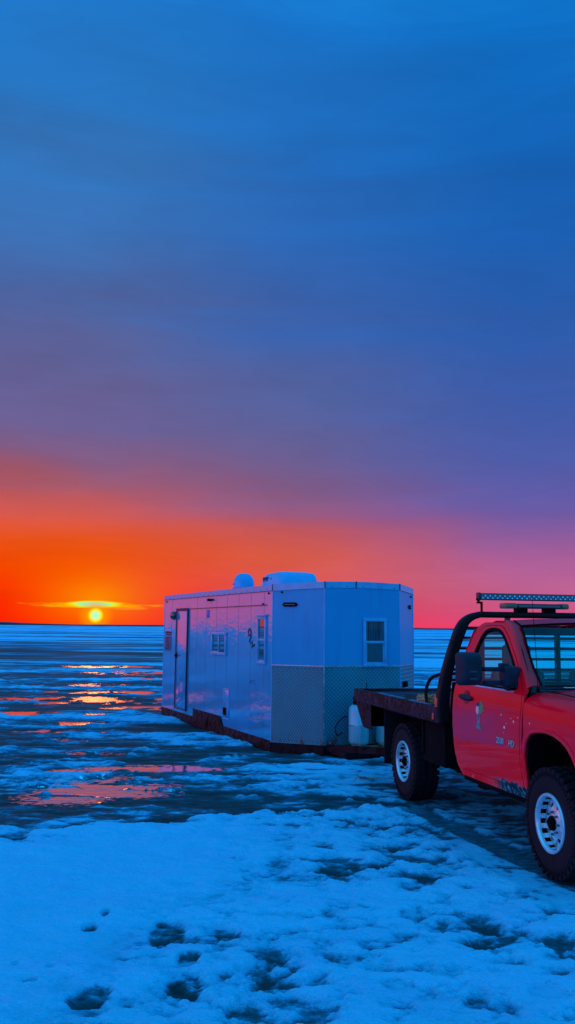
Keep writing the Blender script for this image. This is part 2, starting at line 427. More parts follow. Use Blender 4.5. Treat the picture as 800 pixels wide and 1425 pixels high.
holes = [(-.70, 5.80, .165, .20), (-.49, 4.98, .15, .15), (-.95, 4.83, .17, .13), (-.52, 5.36, .085, .07), (-.33, 5.75, .12, .09), (-.10, 5.42, .20, .16), (-.05, 5.05, .20, .13), (-.22, 4.72, .22, .08),
         (1.14, 5.72, .15, .09), (1.28, 6.02, .09, .07), (1.52, 5.45, .12, .06), (.52, 6.35, .11, .07), (.84, 6.22, .12, .07), (.18, 5.0, .10, .06), (.60, 5.0, .12, .07), (1.35, 4.95, .14, .07), (.95, 4.80, .10, .07),
         (-1.17, 5.85, .05, .07), (-1.12, 6.1, .04, .08), (-1.44, 5.25, .035, .04), (-1.24, 5.2, .03, .04), (-1.3, 5.0, .045, .03), (-.28, 6.75, .07, .035), (-.30, 7.35, .05, .03), (-.42, 7.7, .08, .035), (-.25, 7.05, .045, .03),
         (.55, 9.35, .13, .12), (.25, 9.6, .16, .1), (.8, 9.5, .12, .1), (1.0, 7.2, .3, .25), (1.35, 6.9, .2, .12), (.35, 7.4, .18, .10), (.9, 8.1, .3, .12), (.75, 7.55, .15, .07)]
hole = np.zeros_like(x)
for k, (hx, hy, rx_, ry_) in enumerate(holes):
    rx_, ry_ = (rx_*.70, ry_*1.20) if k < 17 else (rx_, ry_*1.1)
    d = np.sqrt(((x-hx)/rx_)**2+((y-hy)/ry_)**2)*1.15+(n_fine-0.5)*1.5+(n_m2-.5)*1.2+(pit-.5)*.3
    hole = np.maximum(hole, sstep(1.15, 0.70, d)*(0.45 if (k > 26 or k in (4, 5, 6, 7) or 8 <= k <= 16) else 0.95))
fgv = fgv-(0.42+.30*(nE-.5)*2)*hole
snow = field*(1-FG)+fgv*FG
# wheel rut running from the rear wheel to the front wheel
p0 = np.array((1.40, 10.15)); p1 = np.array((2.20, 7.35)); dv = (p1-p0)/np.linalg.norm(p1-p0)
al = (x-p0[0])*dv[0]+(y-p0[1])*dv[1]; ac = (x-p0[0])*(-dv[1])+(y-p0[1])*dv[0]+(n_mid-0.5)*0.10
acw = 0.135
rut = sstep(-0.15, 0.15, al)*sstep(3.3, 2.9, al)*sstep(acw+0.035, acw-0.01, np.abs(ac+(n_fine-.5)*.07))
snow = snow*(1-rut)+(0.455+(n_fine-0.5)*0.10)*rut
ridge = sstep(-0.1, 0.4, al)*sstep(3.2, 2.8, al)*sstep(0.09, 0.0, np.abs(np.abs(ac)-acw-0.07))
snow = np.clip(snow+0.10*ridge, 0, 1)
# heights
near = sstep(90, 18, dist)
hgt = (0.030*(snow-0.5)+0.020*(n_lump-0.5)*sstep(.45, .6, snow)+0.012*(n_fine-0.5))*near
hgt = hgt+FG*(0.035+0.05*sstep(0, 1.2, edge)+0.05*(n_big-0.5)+0.045*(n_mid-.5))*near
hgt = hgt-FG*(.25+.75*right)*0.030*sstep(0.44, 0.62, pd)+FG*.012*(nE-.5)-0.022*hole*FG
hgt = hgt*(1-rut)-0.028*rut+0.018*ridge
fm = np.clip(under+sstep(0.5, .3, np.abs(tY+1))*sstep(-2, -1, tX)*sstep(4.6, 4, tX), 0, 1)
hgt = hgt*(1-0.75*fm)
hgt = hgt*(1-sstep(0.1, 0.5, wet)*0.95)-0.006*sstep(0.1, 0.5, wet)*near
# low lumps of broken snow round the house skids
hgt = hgt+near*0.03*sstep(.52, .66, snow)*sstep(0.45, 0.7, n_lump)*sstep(8, 11, dist)
# earth curvature is ignored; the sheet is flat far out
vs = np.stack([PX, PY, hgt], -1).reshape(-1, 3)
idx = np.arange(NA*NR).reshape(NR, NA)
a_ = idx[:-1, :]; b_ = np.roll(idx, -1, axis=1)[:-1, :]; c_ = np.roll(idx, -1, axis=1)[1:, :]; d_ = idx[1:, :]
quads = np.stack([a_, d_, c_, b_], -1).reshape(-1, 4)
nv0 = len(vs)
vs = np.vstack([vs, [[0, 0, 0.0]]])
me = bpy.data.meshes.new('snowy_ice')
inner = [(int(idx[0, (k+1) % NA]), nv0, int(idx[0, k])) for k in range(NA)]
me.vertices.add(len(vs)); me.vertices.foreach_set('co', vs.astype(np.float32).ravel())
nl = len(quads)*4+len(inner)*3
me.loops.add(nl)
me.loops.foreach_set('vertex_index', np.concatenate([quads.ravel(), np.array(inner).ravel()]).astype(np.int32))
me.polygons.add(len(quads)+len(inner))
me.polygons.foreach_set('loop_start', np.concatenate([np.arange(len(quads))*4, len(quads)*4+np.arange(len(inner))*3]).astype(np.int32))
me.update(calc_edges=True); me.validate()
for nm_, arr in (('snow', snow), ('wet', wet), ('rut', rut)):
    at = me.attributes.new(nm_, 'FLOAT', 'POINT')
    at.data.foreach_set('value', np.append(arr.ravel(), 0.9 if nm_ == 'snow' else 0).astype(np.float32))
me.shade_smooth()
ice = bpy.data.objects.new('snowy_ice', me); COL.objects.link(ice); tag(ice, kind='structure')

m_ice, nt = newmat('snowy_ice'); g = N(nt)
o = g.obj()
sn = g.n('ShaderNodeAttribute', attribute_name='snow').outputs['Fac']
wt = g.n('ShaderNodeAttribute', attribute_name='wet').outputs['Fac']
camd = g.n('ShaderNodeSeparateXYZ'); g.l(o, camd.inputs[0])
rad = g.n('ShaderNodeVectorMath', operation='LENGTH'); g.l(o, rad.inputs[0]); rad = rad.outputs['Value']
fn1 = g.noise(g.mapping(o, scale=(1, 2.0, 1)), 8.0, 7, 0.66)
fn2 = g.noise(g.mapping(o, scale=(1, 1.8, 1)), 38.0, 4, 0.6)
fn3 = g.noise(g.mapping(o, scale=(0.22, 1, 1)), 1.6, 6, 0.65)
nearf = g.mr(rad, 12, 45, 1, 0)
det = g.m('ADD', g.m('MULTIPLY', g.m('SUBTRACT', fn1, 0.5), 0.62), g.m('MULTIPLY', g.m('SUBTRACT', fn2, 0.5), 0.22))
det = g.m('ADD', g.m('MULTIPLY', det, nearf), g.m('MULTIPLY', g.m('MULTIPLY', g.m('SUBTRACT', fn3, 0.5), 0.6), g.m('SUBTRACT', 1.0, nearf)))
damp = g.mr(sn, 0.66, 0.92, 1.0, 0.45)
sv = g.m('ADD', sn, g.m('MULTIPLY', det, damp))
col = g.ramp(sv, [(0.0, (.006, .055, .062)), (0.36, (.010, .095, .115)), (0.45, (.014, .15, .20)), (0.54, (.018, .25, .38)), (0.62, (.040, .46, .70)), (0.74, (.065, .66, .92)), (1.0, (.080, .70, .96))])
grain = g.noise(o, 70.0, 4, .7); lil = g.noise(g.mapping(o, scale=(1, 1.4, 1)), 1.7, 5, .6, .5)
gk = g.m('ADD', g.mr(grain, .3, .7, .90, 1.09, smooth=False), 0.0)
cs_ = g.n('ShaderNodeVectorMath', operation='SCALE'); g.l(col, cs_.inputs[0]); g.l(gk, cs_.inputs['Scale']); col = cs_.outputs[0]
col = g.mix(g.m('MULTIPLY', g.mr(lil, .46, .66), g.mr(sv, .6, .8, 0, .40)), col, (.15, .58, .95, 1))
rough = g.mr(sv, 0.38, 0.60, 0.60, 0.95)
hb = g.m('ADD', g.m('MULTIPLY', sv, 1.0), g.m('MULTIPLY', fn2, 0.25))
gr = g.noise(o, 160.0, 3, 0.6)
nm = g.bump(hb, 0.8, 0.06)
nm = g.bump(gr, 0.22, 0.008, nm); nm = g.bump(fn1, 0.35, 0.05, nm)
wv = g.noise(g.mapping(o, scale=(0.5, 1, 1)), 3.0, 3)
p1_ = g.bsdf(col, rough, 0.0, nm, spec=0.04, ior=1.33, out=False)
grh = g.mr(rad, 13, 22, .05, .12)
wn = g.bump(g.noise(g.mapping(o, scale=(.6, 1, 1)), 7, 4), 0.22, 0.02)
gl = g.n('ShaderNodeBsdfGlossy'); gl.inputs['Color'].default_value = (1, .95, .92, 1); g.l(grh, gl.inputs['Roughness']); g.l(wn, gl.inputs['Normal'])
fn4 = g.noise(g.mapping(o, scale=(1, 2.2, 1)), 13.0, 4, .6)
wetf = g.m('ADD', g.m('ADD', wt, g.m('MULTIPLY', g.m('SUBTRACT', fn4, .5), 2.4)), g.m('MULTIPLY', g.m('SUBTRACT', fn1, 0.5), 2.2))
mx = g.n('ShaderNodeMixShader'); g.l(g.m('MULTIPLY', g.m('MULTIPLY', g.mr(wetf, 0.45, 0.60, 0, 1), g.mr(wt, .08, .25, 0, 1)), 0.95), mx.inputs[0]); g.l(p1_, mx.inputs[1]); g.l(gl.outputs[0], mx.inputs[2])
oo = g.n('ShaderNodeOutputMaterial'); g.l(mx.outputs[0], oo.inputs[0])
me.materials.append(m_ice)

# far shore
mb = MB(); prev = None; Lp = []
for k in range(0, 241):
    az_ = -60+k*0.5; q = R(az_); rad_ = 7000
    hh = 13+3*math.sin(az_*0.21+1)+2*math.sin(az_*0.57)
    hh += 15*math.exp(-((az_+19)/4.0)**2)
    hh += random.uniform(-1, 1)
    Lp.append((q, rad_, hh))
rows = [[(math.sin(q)*(r_+d), math.cos(q)*(r_+d), z_*hh) for q, r_, hh in Lp] for d, z_ in ((0, -0.1), (10, 0.55), (150, 0.9), (400, 1.0), (900, 0.7), (1300, -.1))]
mb.grid(rows)
sh = mb.build('far_shore', simple('dark_forest_shore', (.028, .035, .06), 0.9, var=.3, scale=.004)); tag(sh, kind='structure')

# ================================================================ MATERIALS
def siding_mat():
    m, nt = newmat('white_painted_aluminium'); g = N(nt); o = g.obj()
    nz = g.noise(o, 0.9, 5, 0.6)
    streak = g.noise(g.mapping(o, scale=(14, 14, 1.1)), 1.0, 5, 0.6)
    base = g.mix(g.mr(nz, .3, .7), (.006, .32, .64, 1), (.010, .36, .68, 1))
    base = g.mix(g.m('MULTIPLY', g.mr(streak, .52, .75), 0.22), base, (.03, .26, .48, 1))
    # oil-canning of the thin sheet between the studs
    wv = g.noise(g.mapping(o, scale=(1.0, 1.0, .8)), 1.7, 2, 0.4, 0.4)
    wv2 = g.noise(g.mapping(o, scale=(1.2, 1.2, 3.0)), 3.6, 3, 0.5, 1.2)
    h = g.m('ADD', wv, g.m('MULTIPLY', wv2, 0.30))
    nm = g.bump(h, 1.0, 0.0062)
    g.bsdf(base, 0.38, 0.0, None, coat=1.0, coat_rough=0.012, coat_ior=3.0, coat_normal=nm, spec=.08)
    return m
M_side = siding_mat()
M_trim = simple('white_trim', (.03, .42, .72), 0.4, var=.12, scale=6, coat=.3)
M_rust = None
def rust_mat(name, paint=(.004, .007, .012), rust=(.010, .005, .005), amt=0.5, sc=7.0):
    m, nt = newmat(name); g = N(nt); o = g.obj()
    a = g.noise(o, sc, 8, 0.68, 0.4); b = g.noise(o, sc*6, 5, 0.6)
    f = g.mr(g.m('ADD', a, g.m('MULTIPLY', g.m('SUBTRACT', b, .5), .35)), 0.62-amt*0.25, 0.70-amt*0.2)
    rc = g.mix(g.mr(b, .35, .65), (*rust, 1), (rust[0]*.4, rust[1]*.35, rust[2]*.4, 1))
    base = g.mix(f, (*paint, 1), rc)
    g.bsdf(base, g.mr(f, 0, 1, .5, .9), 0.0, g.bump(g.m('ADD', a, b), .4, .006), spec=.18)
    return m
M_rust = rust_mat('rusty_black_steel', amt=.6)
M_bedsteel = rust_mat('rusty_bed_steel', (.016, .022, .045), (.055, .020, .018), .75, 5.0)
M_black = simple('black_paint', (.010, .010, .014), 0.35, var=.3, coat=.2)
M_dull = simple('dull_black', (.001, .003, .004), 0.9, var=.3, spec=.12)
M_rubber = simple('rubber', (.003, .007, .013), 0.8, var=.35, scale=14, bump=.3, bscale=90, spec=.25)
M_plastic = simple('textured_black_plastic', (.006, .022, .042), 0.55, var=.25, scale=12, bump=.25, bscale=300, spec=.2)
M_chrome = simple('bright_aluminium', (.38, .88, .95), 0.34, metal=.65, var=.08)
M_alu = simple('dull_aluminium', (.35, .55, .62), 0.4, metal=1.0, var=.2)
M_brass = simple('brass_fitting', (.50, .30, .08), 0.4, metal=.8)
M_tank = None

def diamond_mat():
    m, nt = newmat('diamond_plate'); g = N(nt); o = g.obj()
    sp_ = g.n('ShaderNodeSeparateXYZ'); g.l(o, sp_.inputs[0])
    # run along the sheet: use x+y as the horizontal coordinate (each sheet is a vertical plane)
    u = g.m('ADD', sp_.outputs[1], g.m('MULTIPLY', sp_.outputs[0], 1.0)); v = sp_.outputs[2]
    k = 16.0
    p = g.m('MULTIPLY', g.m('ADD', u, v), k); q = g.m('MULTIPLY', g.m('SUBTRACT', u, v), k)
    par = g.m('MODULO', g.m('ADD', g.m('FLOOR', p), g.m('ADD', g.m('FLOOR', q), 2000.0)), 2.0)
    fp = g.m('SUBTRACT', g.m('FRACT', g.m('ADD', p, 1000.0)), .5); fq = g.m('SUBTRACT', g.m('FRACT', g.m('ADD', q, 1000.0)), .5)
    def lens(a, b):
        return g.m('ADD', g.m('MULTIPLY', g.m('MULTIPLY', a, a), 5.5), g.m('MULTIPLY', g.m('MULTIPLY', b, b), 55.0))
    d = g.n('ShaderNodeMix', data_type='FLOAT'); g.l(par, d.inputs[0]); g.l(lens(fp, fq), d.inputs[2]); g.l(lens(fq, fp), d.inputs[3])
    h = g.mr(d.outputs[0], 1.2, 0.4, 0, 1)
    nz = g.noise(o, 2.2, 6, .65); grime = g.noise(g.mapping(o, scale=(3, 3, 1)), 3.0, 6, .7)
    base = g.mix(g.mr(nz, .3, .7), (.006, .17, .24, 1), (.012, .23, .31, 1))
    base = g.mix(g.m('MULTIPLY', h, .75), base, (.05, .62, .76, 1))  # highlights on the raised lozenges painted into the base colour
    lowr = g.m('MULTIPLY', g.mr(v, .40, .16, 0, 1), g.mr(grime, .50, .62, 0, 1))
    base = g.mix(lowr, base, (.10, .035, .02, 1))
    g.bsdf(base, g.mr(nz, .3, .7, .42, .58), g.m('MULTIPLY', g.m('SUBTRACT', 1.0, lowr), .12), g.bump(h, 1.0, .006))
    return m
M_diamond = diamond_mat()

def glass_dark(name, tint=(.02, .05, .06), coat_ior=1.8):
    m, nt = newmat(name); g = N(nt); o = g.obj()
    nz = g.noise(o, 3.0, 3)
    g.bsdf(g.mix(nz, (*tint, 1), (tint[0]*2, tint[1]*1.6, tint[2]*1.5, 1)), 0.05, 0, None, coat=1.0, coat_rough=.01, coat_ior=coat_ior)
    return m
M_pane = glass_dark('window_glass', (.012, .05, .07), 2.2)
def curtain_mat():
    m, nt = newmat('curtain_behind_glass'); g = N(nt); o = g.obj()
    wv = g.noise(g.mapping(o, scale=(1, 22, .6)), 1.4, 3)
    g.bsdf(g.mix(g.mr(wv, .35, .65), (.008, .035, .055, 1), (.03, .14, .20, 1)), .5, 0, None, coat=.5, coat_rough=.02, spec=.1)
    return m
M_curt = curtain_mat(); M_fpane = glass_dark('front_window_glass', (.008, .045, .055), 1.5)

# ================================================================ FISH HOUSE
th = 0.3962; A = Vector((-.216, 14.6174, 0))
HL, HW, CA_, CB_ = 6.41, 2.54, .62, .61
Z0, Z1 = .156, 2.583
house = empty('fish_house', A, th-PI/2, 'long white aluminium ice fishing house on rusty skids, diamond plate round its angled nose', 'fish house')
def crown(wy):
    return Z1+.055*(1-((wy-HW/2)/(HW/2))**2)
plan = [(-HL, 0), (0, 0), (CA_, CB_), (CA_, HW-CB_), (0, HW), (-HL, HW)]
# walls: one shell, cut finely so seams and crown line are real
mb = MB(); b = bmesh.new()
loop = []
for i in range(6):
    p, q = Vector((*plan[i], 0)), Vector((*plan[(i+1) % 6], 0))
    n = 8 if i in (2, 5) else (4 if i in (1, 3) else 12)
    for k in range(n): loop.append(p.lerp(q, k/n))
lo = [b.verts.new((p.x, p.y, Z0)) for p in loop]; hi = [b.verts.new((p.x, p.y, crown(p.y)-.09)) for p in loop]
n = len(loop)
for i in range(n): b.faces.new((lo[i], lo[(i+1) % n], hi[(i+1) % n], hi[i]))
bmesh.ops.recalc_face_normals(b, faces=b.faces[:])
mb.add(b)
for f in mb.bm.faces:
    c_ = f.calc_center_median()
    if c_.x > .001: f.material_index = 1
mF, nt = newmat('front_painted_aluminium'); g = N(nt); o = g.obj()
nz = g.noise(o, 1.1, 5, .6); st_ = g.noise(g.mapping(o, scale=(9, 9, .9)), 1.0, 5, .6)
bs_ = g.mix(g.mr(nz, .3, .7), (.010, .34, .66, 1), (.014, .38, .70, 1)); bs_ = g.mix(g.m('MULTIPLY', g.mr(st_, .5, .75), .25), bs_, (.02, .17, .38, 1))
g.bsdf(bs_, .45, 0, None, coat=.12, coat_rough=.12, spec=.1)
walls = mb.build('wall', [M_side, mF], house, smooth=20)
# roof + trim band
mb = MB(); b = bmesh.new()
def off(p, d):
    # push plan point outward from the centre line of the house
    c_ = Vector((-HL/2, HW/2)); v = Vector((p[0], p[1])); s_ = Vector((1 if p[0] > -HL/2 else -1, 1 if p[1] > HW/2 else -1))
    return Vector((v.x+(d if s_.x > 0 else -d), v.y+(d if s_.y > 0 else -d)))
lo = []; hi = []
for p in loop:
    q = off(p, .008)
    if CA_*.02 < p.x < CA_*.98: q = Vector((p.x+.009, p.y+(-.009 if p.y < HW/2 else .009)))
    lo.append(b.verts.new((q.x, q.y, crown(p.y)-.10))); hi.append(b.verts.new((q.x, q.y, crown(p.y))))
for i in range(n): b.faces.new((lo[i], lo[(i+1) % n], hi[(i+1) % n], hi[i]))
bmesh.ops.recalc_face_normals(b, faces=b.faces[:])
mb.add(b); trim = mb.build('roof_trim', M_trim, house, smooth=20)
mb = MB()
rows = []
for k in range(13):
    wy = HW*k/12
    xf = CA_*min(1, wy/CB_, (HW-wy)/CB_) if CB_ else 0
    rows.append([(-HL+(HL+xf)*j/10, wy, crown(wy)-.004) for j in range(11)])
mb.grid(rows); mb.build('roof', M_trim, house)
# vertical seams, screw lines, edge trims
mb = MB()
for k in range(1, 11):
    u = -HL+HL*k/10.6
    if k in (2, 3): continue
    mb.box(u-.0015, u+.0015, -.002, .0, Z0+.02, Z1-.11)
for u in np.arange(-HL+.1, 0, .305): mb.box(u-.008, u+.008, -.014, -.0085, Z1-.085, Z1-.070)
for k in range(1, 11):
    u = -HL+HL*k/10.6
    for z in np.arange(Z0+.12, Z1-.15, .30): mb.box(u+.008, u+.018, -.005, -.001, z, z+.010)
mb.build('seam', simple('seam_grey', (.04, .17, .34), .6), house)
mb = MB()
mb.box(-HL, .004, -.011, -.0085, Z1-.104, Z1-.094); mb.build('trim_lip', simple('dark_blue_sealant', (.02, .05, .14), .6), house)
for (px_, py_) in plan[:5]:
    mb = MB(); mb.cyl((px_, py_, Z0), (px_, py_, crown(py_)+.002), .010, seg=8); mb.build('corner_trim', M_trim, house)
M_joint = simple('dark_joint', (.02, .05, .12), .6)
for (px_, py_) in [(CA_+.012, HW*.5-.12), (CA_+.012, CB_), (CA_+.012, HW-CB_), (.006, -.008)]:
    mb = MB(); mb.box(px_-.004, px_+.006, py_-.008, py_+.008, crown(py_)-.10, crown(py_)+.004); mb.build('trim_joint', M_joint, house)
for f_ in np.linspace(.08, .92, 5):
    yy = CB_+(HW-2*CB_)*f_
    mb = MB(); mb.box(CA_+.007, CA_+.012, yy-.006, yy+.006, crown(yy)-.084, crown(yy)-.072); mb.build('trim_screw', M_joint, house)
# diamond plate (three sheets)
def wall_frame(i):
    p, q = Vector((*plan[i], 0)), Vector((*plan[(i+1) % 6], 0)); d = (q-p); L_ = d.length; d.normalize()
    nrm = Vector((d.y, -d.x, 0)); return p, d, nrm, L_
for i in (1, 2, 3):
    p, d, nrm, L_ = wall_frame(i); mb = MB()
    a0, a1 = p+nrm*.004, p+d*L_+nrm*.004
    # sheet with folded top edge
    mb.prism([a0+Vector((0, 0, Z0-.01)), a1+Vector((0, 0, Z0-.01)), a1+Vector((0, 0, 1.325)), a0+Vector((0, 0, 1.325))], nrm*.004)
    mb.build('diamond_plate', M_diamond, house)
mb = MB()
for i in (1, 2, 3):
    p, d, nrm, L_ = wall_frame(i)
    a0, a1 = p+nrm*.004, p+d*L_+nrm*.004
    mb.prism([a0+Vector((0, 0, 1.325)), a1+Vector((0, 0, 1.325)), a1+Vector((0, 0, 1.337)), a0+Vector((0, 0, 1.337))], nrm*.009)
p, d, nrm, L_ = wall_frame(1)
mb.box(CA_+.004, CA_+.013, CB_-.018, CB_+.004, Z0-.01, 1.337)
mb.build('plate_edge', M_alu, house)
p, d, nrm, L_ = wall_frame(1)
for k in range(13):
    c_ = p+d*(L_*(.04+.92*k/12))+nrm*.009
    for z in (1.29, .20):
        mb = MB(); mb.cyl(c_+Vector((0, 0, z)), c_+nrm*.004+Vector((0, 0, z)), .006, seg=6); mb.build('rivet', M_dull, house)
for k in range(15):
    yy = CB_+.04+(HW-2*CB_-.08)*k/14
    mb = MB(); mb.cyl((CA_+.008, yy, 1.29), (CA_+.013, yy, 1.29), .006, seg=6); mb.build('rivet', M_dull, house)
# steel frame / skids with V tongue
mb = MB()
mb.box(-HL, -4.12, -.015, .06, .0, .17, .006); mb.box(-2.28, .0, -.015, .06, .0, .17, .006)
mb.box(-HL, 0, HW-.06, HW+.015, .0, .16, .006)
mb.box(-HL-.01, -HL+.06, 0, HW, .0, .16, .006)
for i in (1, 2, 3):
    p, d, nrm, L_ = wall_frame(i)
    a0, a1 = p-nrm*.06, p+d*L_-nrm*.06
    mb.prism([a0, a1, a1+Vector((0, 0, .150)), a0+Vector((0, 0, .150))], nrm*.075)
for x_ in np.arange(-6, 0.3, .6): mb.box(x_-.03, x_+.03, .05, HW-.05, .06, .155)
mb.build('skid_frame', M_rust, house)
mb = MB()
for s_ in (-1, 1):
    p = Vector((CA_-.1, HW/2+s_*.62, .055)); q = Vector((CA_+1.55, HW/2+s_*.03, .16))
    d = (q-p).normalized(); n_ = Vector((-d.y, d.x, 0))*.035
    mb.prism([p-n_, p+n_, q+n_, q-n_], (0, 0, .10), .004)
mb.box(CA_+1.45, CA_+1.75, HW/2-.05, HW/2+.05, .17, .29, .01)
mb.box(CA_, CA_+.55, HW/2-.58, HW/2+.58, .03, .10, .004)
mb.cyl((CA_+1.25, HW/2, .12), (CA_+1.25, HW/2, .70), .03); mb.cyl((CA_+1.25, HW/2, .66), (CA_+1.25, HW/2+.16, .68), .012)
mb.build('tongue', M_rust, house)
mb = MB(); mb.box(CA_+.02, CA_+.50, HW/2-.30, HW/2+.40, .104, .128, .004)
mb.build('tank_board', simple('bare_plywood', (.50, .32, .14), .8, var=.3, scale=12), house)
# wheel box and the axle behind it
mb = MB()
pts = [(-4.12, 0), (-4.06, .325), (-2.40, .300), (-2.26, .155), (-2.20, 0)]
mb.prism([(u, -.022, z) for u, z in pts], (0, .30, 0), .006)
mb.build('wheel_box', rust_mat('rusty_wheel_box', (.003, .005, .007), (.012, .006, .005), .5), house)
mb = MB()
mb.cyl((-3.2, -.035, .14), (-3.2, -.022, .14), .10, seg=24, bev=.003); mb.cyl((-3.2, -.048, .14), (-3.2, -.03, .14), .045, seg=12, bev=.004)
mb.box(-3.05, -2.65, -.030, -.022, .10, .13); mb.build('hub_plate', M_rust, house)
mb = MB(); mb.box(-4.10, -2.40, -.028, -.014, .305, .325, .002); mb.build('wheel_box_lip', M_rust, house)

def frame_box(u0, u1, z0, z1, w, d, y0=0.0):
    """picture-frame in the side wall plane, standing proud towards -Y"""
    mb = MB()
    mb.box(u0, u1, y0-d, y0+.002, z1-w, z1, .003); mb.box(u0, u1, y0-d, y0+.002, z0, z0+w, .003)
    mb.box(u0, u0+w, y0-d, y0+.002, z0+w, z1-w, .003); mb.box(u1-w, u1, y0-d, y0+.002, z0+w, z1-w, .003)
    return mb
# entry door
dm = MB(); dm.box(-5.375, -4.615, -.012, .004, .27, 2.215, .003)
door = dm.build('door', M_side, house)
mb = MB(); fr = frame_box(-5.43, -4.56, .225, 2.262, .034, .020)
f_ = fr.build('door_frame', simple('grey_door_gasket', (.03, .055, .10), .5), house)
mb = MB(); mb.box(-5.40, -4.59, -.03, -.018, 2.262, 2.285, .003); mb.box(-4.585, -4.555, -.034, -.018, .23, 2.26, .003)
mb.build('hinge_strip', simple('dark_hinge', (.02, .045, .09), .4, metal=.5), house)
mb = MB(); mb.cyl((-5.33, -.012, 1.31), (-5.33, -.06, 1.31), .022, bev=.003); mb.tube([(-5.33, -.055, 1.31), (-5.25, -.058, 1.31), (-5.20, -.055, 1.305)], .011, 8); mb.box(-5.40, -5.30, -.018, -.010, 1.26, 1.36, .003)
mb.build('handle', M_dull, door)
# side sliding window
wf = frame_box(-2.99, -2.17, 1.405, 1.815, .052, .03).build('window', M_trim, house)
mb = MB(); mb.box(-2.94, -2.22, -.012, .001, 1.455, 1.765); mb.build('pane', M_pane, wf)
mb = MB(); mb.box(-2.61, -2.56, -.024, -.012, 1.457, 1.763, .003); mb.box(-2.90, -2.61, -.018, -.012, 1.457, 1.475); mb.build('meeting_rail', M_trim, wf)
# tall side window by the nose
wf = frame_box(-.615, -.235, 1.325, 2.085, .046, .03).build('window', M_trim, house)
mb = MB(); mb.box(-.575, -.275, -.010, .001, 1.37, 2.04); mb.build('pane', M_pane, wf)
mb = MB(); mb.box(-.570, -.28, -.024, -.010, 1.69, 1.73, .003); mb.box(-.57, -.55, -.018, -.010, 1.37, 1.69); mb.box(-.30, -.28, -.018, -.010, 1.37, 1.69); mb.box(-.57, -.28, -.018, -.010, 1.37, 1.395); mb.build('meeting_rail', M_trim, wf)
mb = MB(); mb.box(-.63, -.22, -.045, .0, 2.087, 2.115, .004); mb.build('drip_cap', M_trim, wf)
# front window
mb = MB()
x0 = CA_
for (a, b_, c_, d_) in ((1.27, 1.685, 2.022, 2.07), (1.27, 1.685, 1.32, 1.368), (1.27, 1.318, 1.368, 2.022), (1.637, 1.685, 1.368, 2.022)):
    mb.box(x0, x0+.032, a, b_, c_, d_, .003)
wf = mb.build('window', M_trim, house)
mb = MB(); mb.box(x0, x0+.010, 1.318, 1.637, 1.70, 2.022); mb.build('pane', M_curt, wf)
mb = MB(); mb.box(x0, x0+.008, 1.318, 1.637, 1.368, 1.70); mb.build('pane', M_fpane, wf)
mb = MB(); mb.box(x0+.010, x0+.026, 1.318, 1.637, 1.682, 1.720, .003)
for a, b_ in ((1.318, 1.338), (1.617, 1.637)): mb.box(x0+.008, x0+.018, a, b_, 1.368, 1.682)
mb.box(x0+.008, x0+.018, 1.338, 1.617, 1.368, 1.392); mb.build('meeting_rail', M_trim, wf)
# awning rail, gutter, lights, little fittings
mb = MB(); mb.box(-4.50, -.24, -.014, .0, 2.258, 2.272, .002)
mb.box(-.44, -.38, -.016, 0, 2.272, 2.30, .002); mb.build('awning_rail', simple('dark_rail', (.03, .05, .10), .5), house)
mb = MB(); mb.box(-3.25, -3.0, -.03, .0, 2.412, 2.432, .003); mb.cyl((-3.12, -.03, 2.425), (-3.12, -.075, 2.405), .022); mb.box(-3.18, -3.06, -.05, -.01, 2.39, 2.43, .005)
mb.build('camera_bracket', M_dull, house)
mb = MB(); mb.lathe([(0, -.09), (.05, -.085), (.085, -.05), (.09, 0)], 20, Matrix.Translation((-5.61, 0, 2.14)) @ Matrix.Scale(1.5, 4, (1, 0, 0)) )
mb.box(-5.72, -5.50, -.02, 0, 2.06, 2.22, .006)
mb.build('porch_light', simple('dark_green_lens', (.01, .045, .035), .2, coat=1), house)
mb = MB(); mb.box(-6.30, -5.82, -.012, .0, 1.40, 1.70, .004)
vt = mb.build('vent_panel', simple('grey_panel', (.06, .14, .26), .5, var=.3), house)
mb = MB()
for z in np.arange(1.43, 1.68, .03): mb.box(-6.2, -5.9, -.018, -.010, z, z+.008)
mb.build('louvre', M_dull, vt)
mb = MB(); mb.box(-6.30, -5.80, -.006, 0, 1.755, 1.80); mb.box(-6.24, -5.84, -.006, 0, 1.715, 1.745); mb.build('lettering_strip', simple('dark_lettering', (.015, .03, .09), .6), house)
# access hatch, tall narrow with a black latch
hf = frame_box(-2.27, -1.98, .30, .83, .022, .016).build('access_hatch', M_trim, house)
mb = MB(); mb.box(-2.25, -2.0, -.010, .0, .32, .81, .002); mb.build('hatch_panel', M_side, hf)
mb = MB(); mb.box(-2.25, -2.12, -.03, -.008, .37, .50, .008); mb.cyl((-2.18, -.03, .46), (-2.18, -.045, .46), .02); mb.build('latch', M_dull, hf)
mb = MB(); mb.cyl((-2.05, -.012, .68), (-2.05, -.02, .68), .015); mb.build('screw', M_alu, hf)
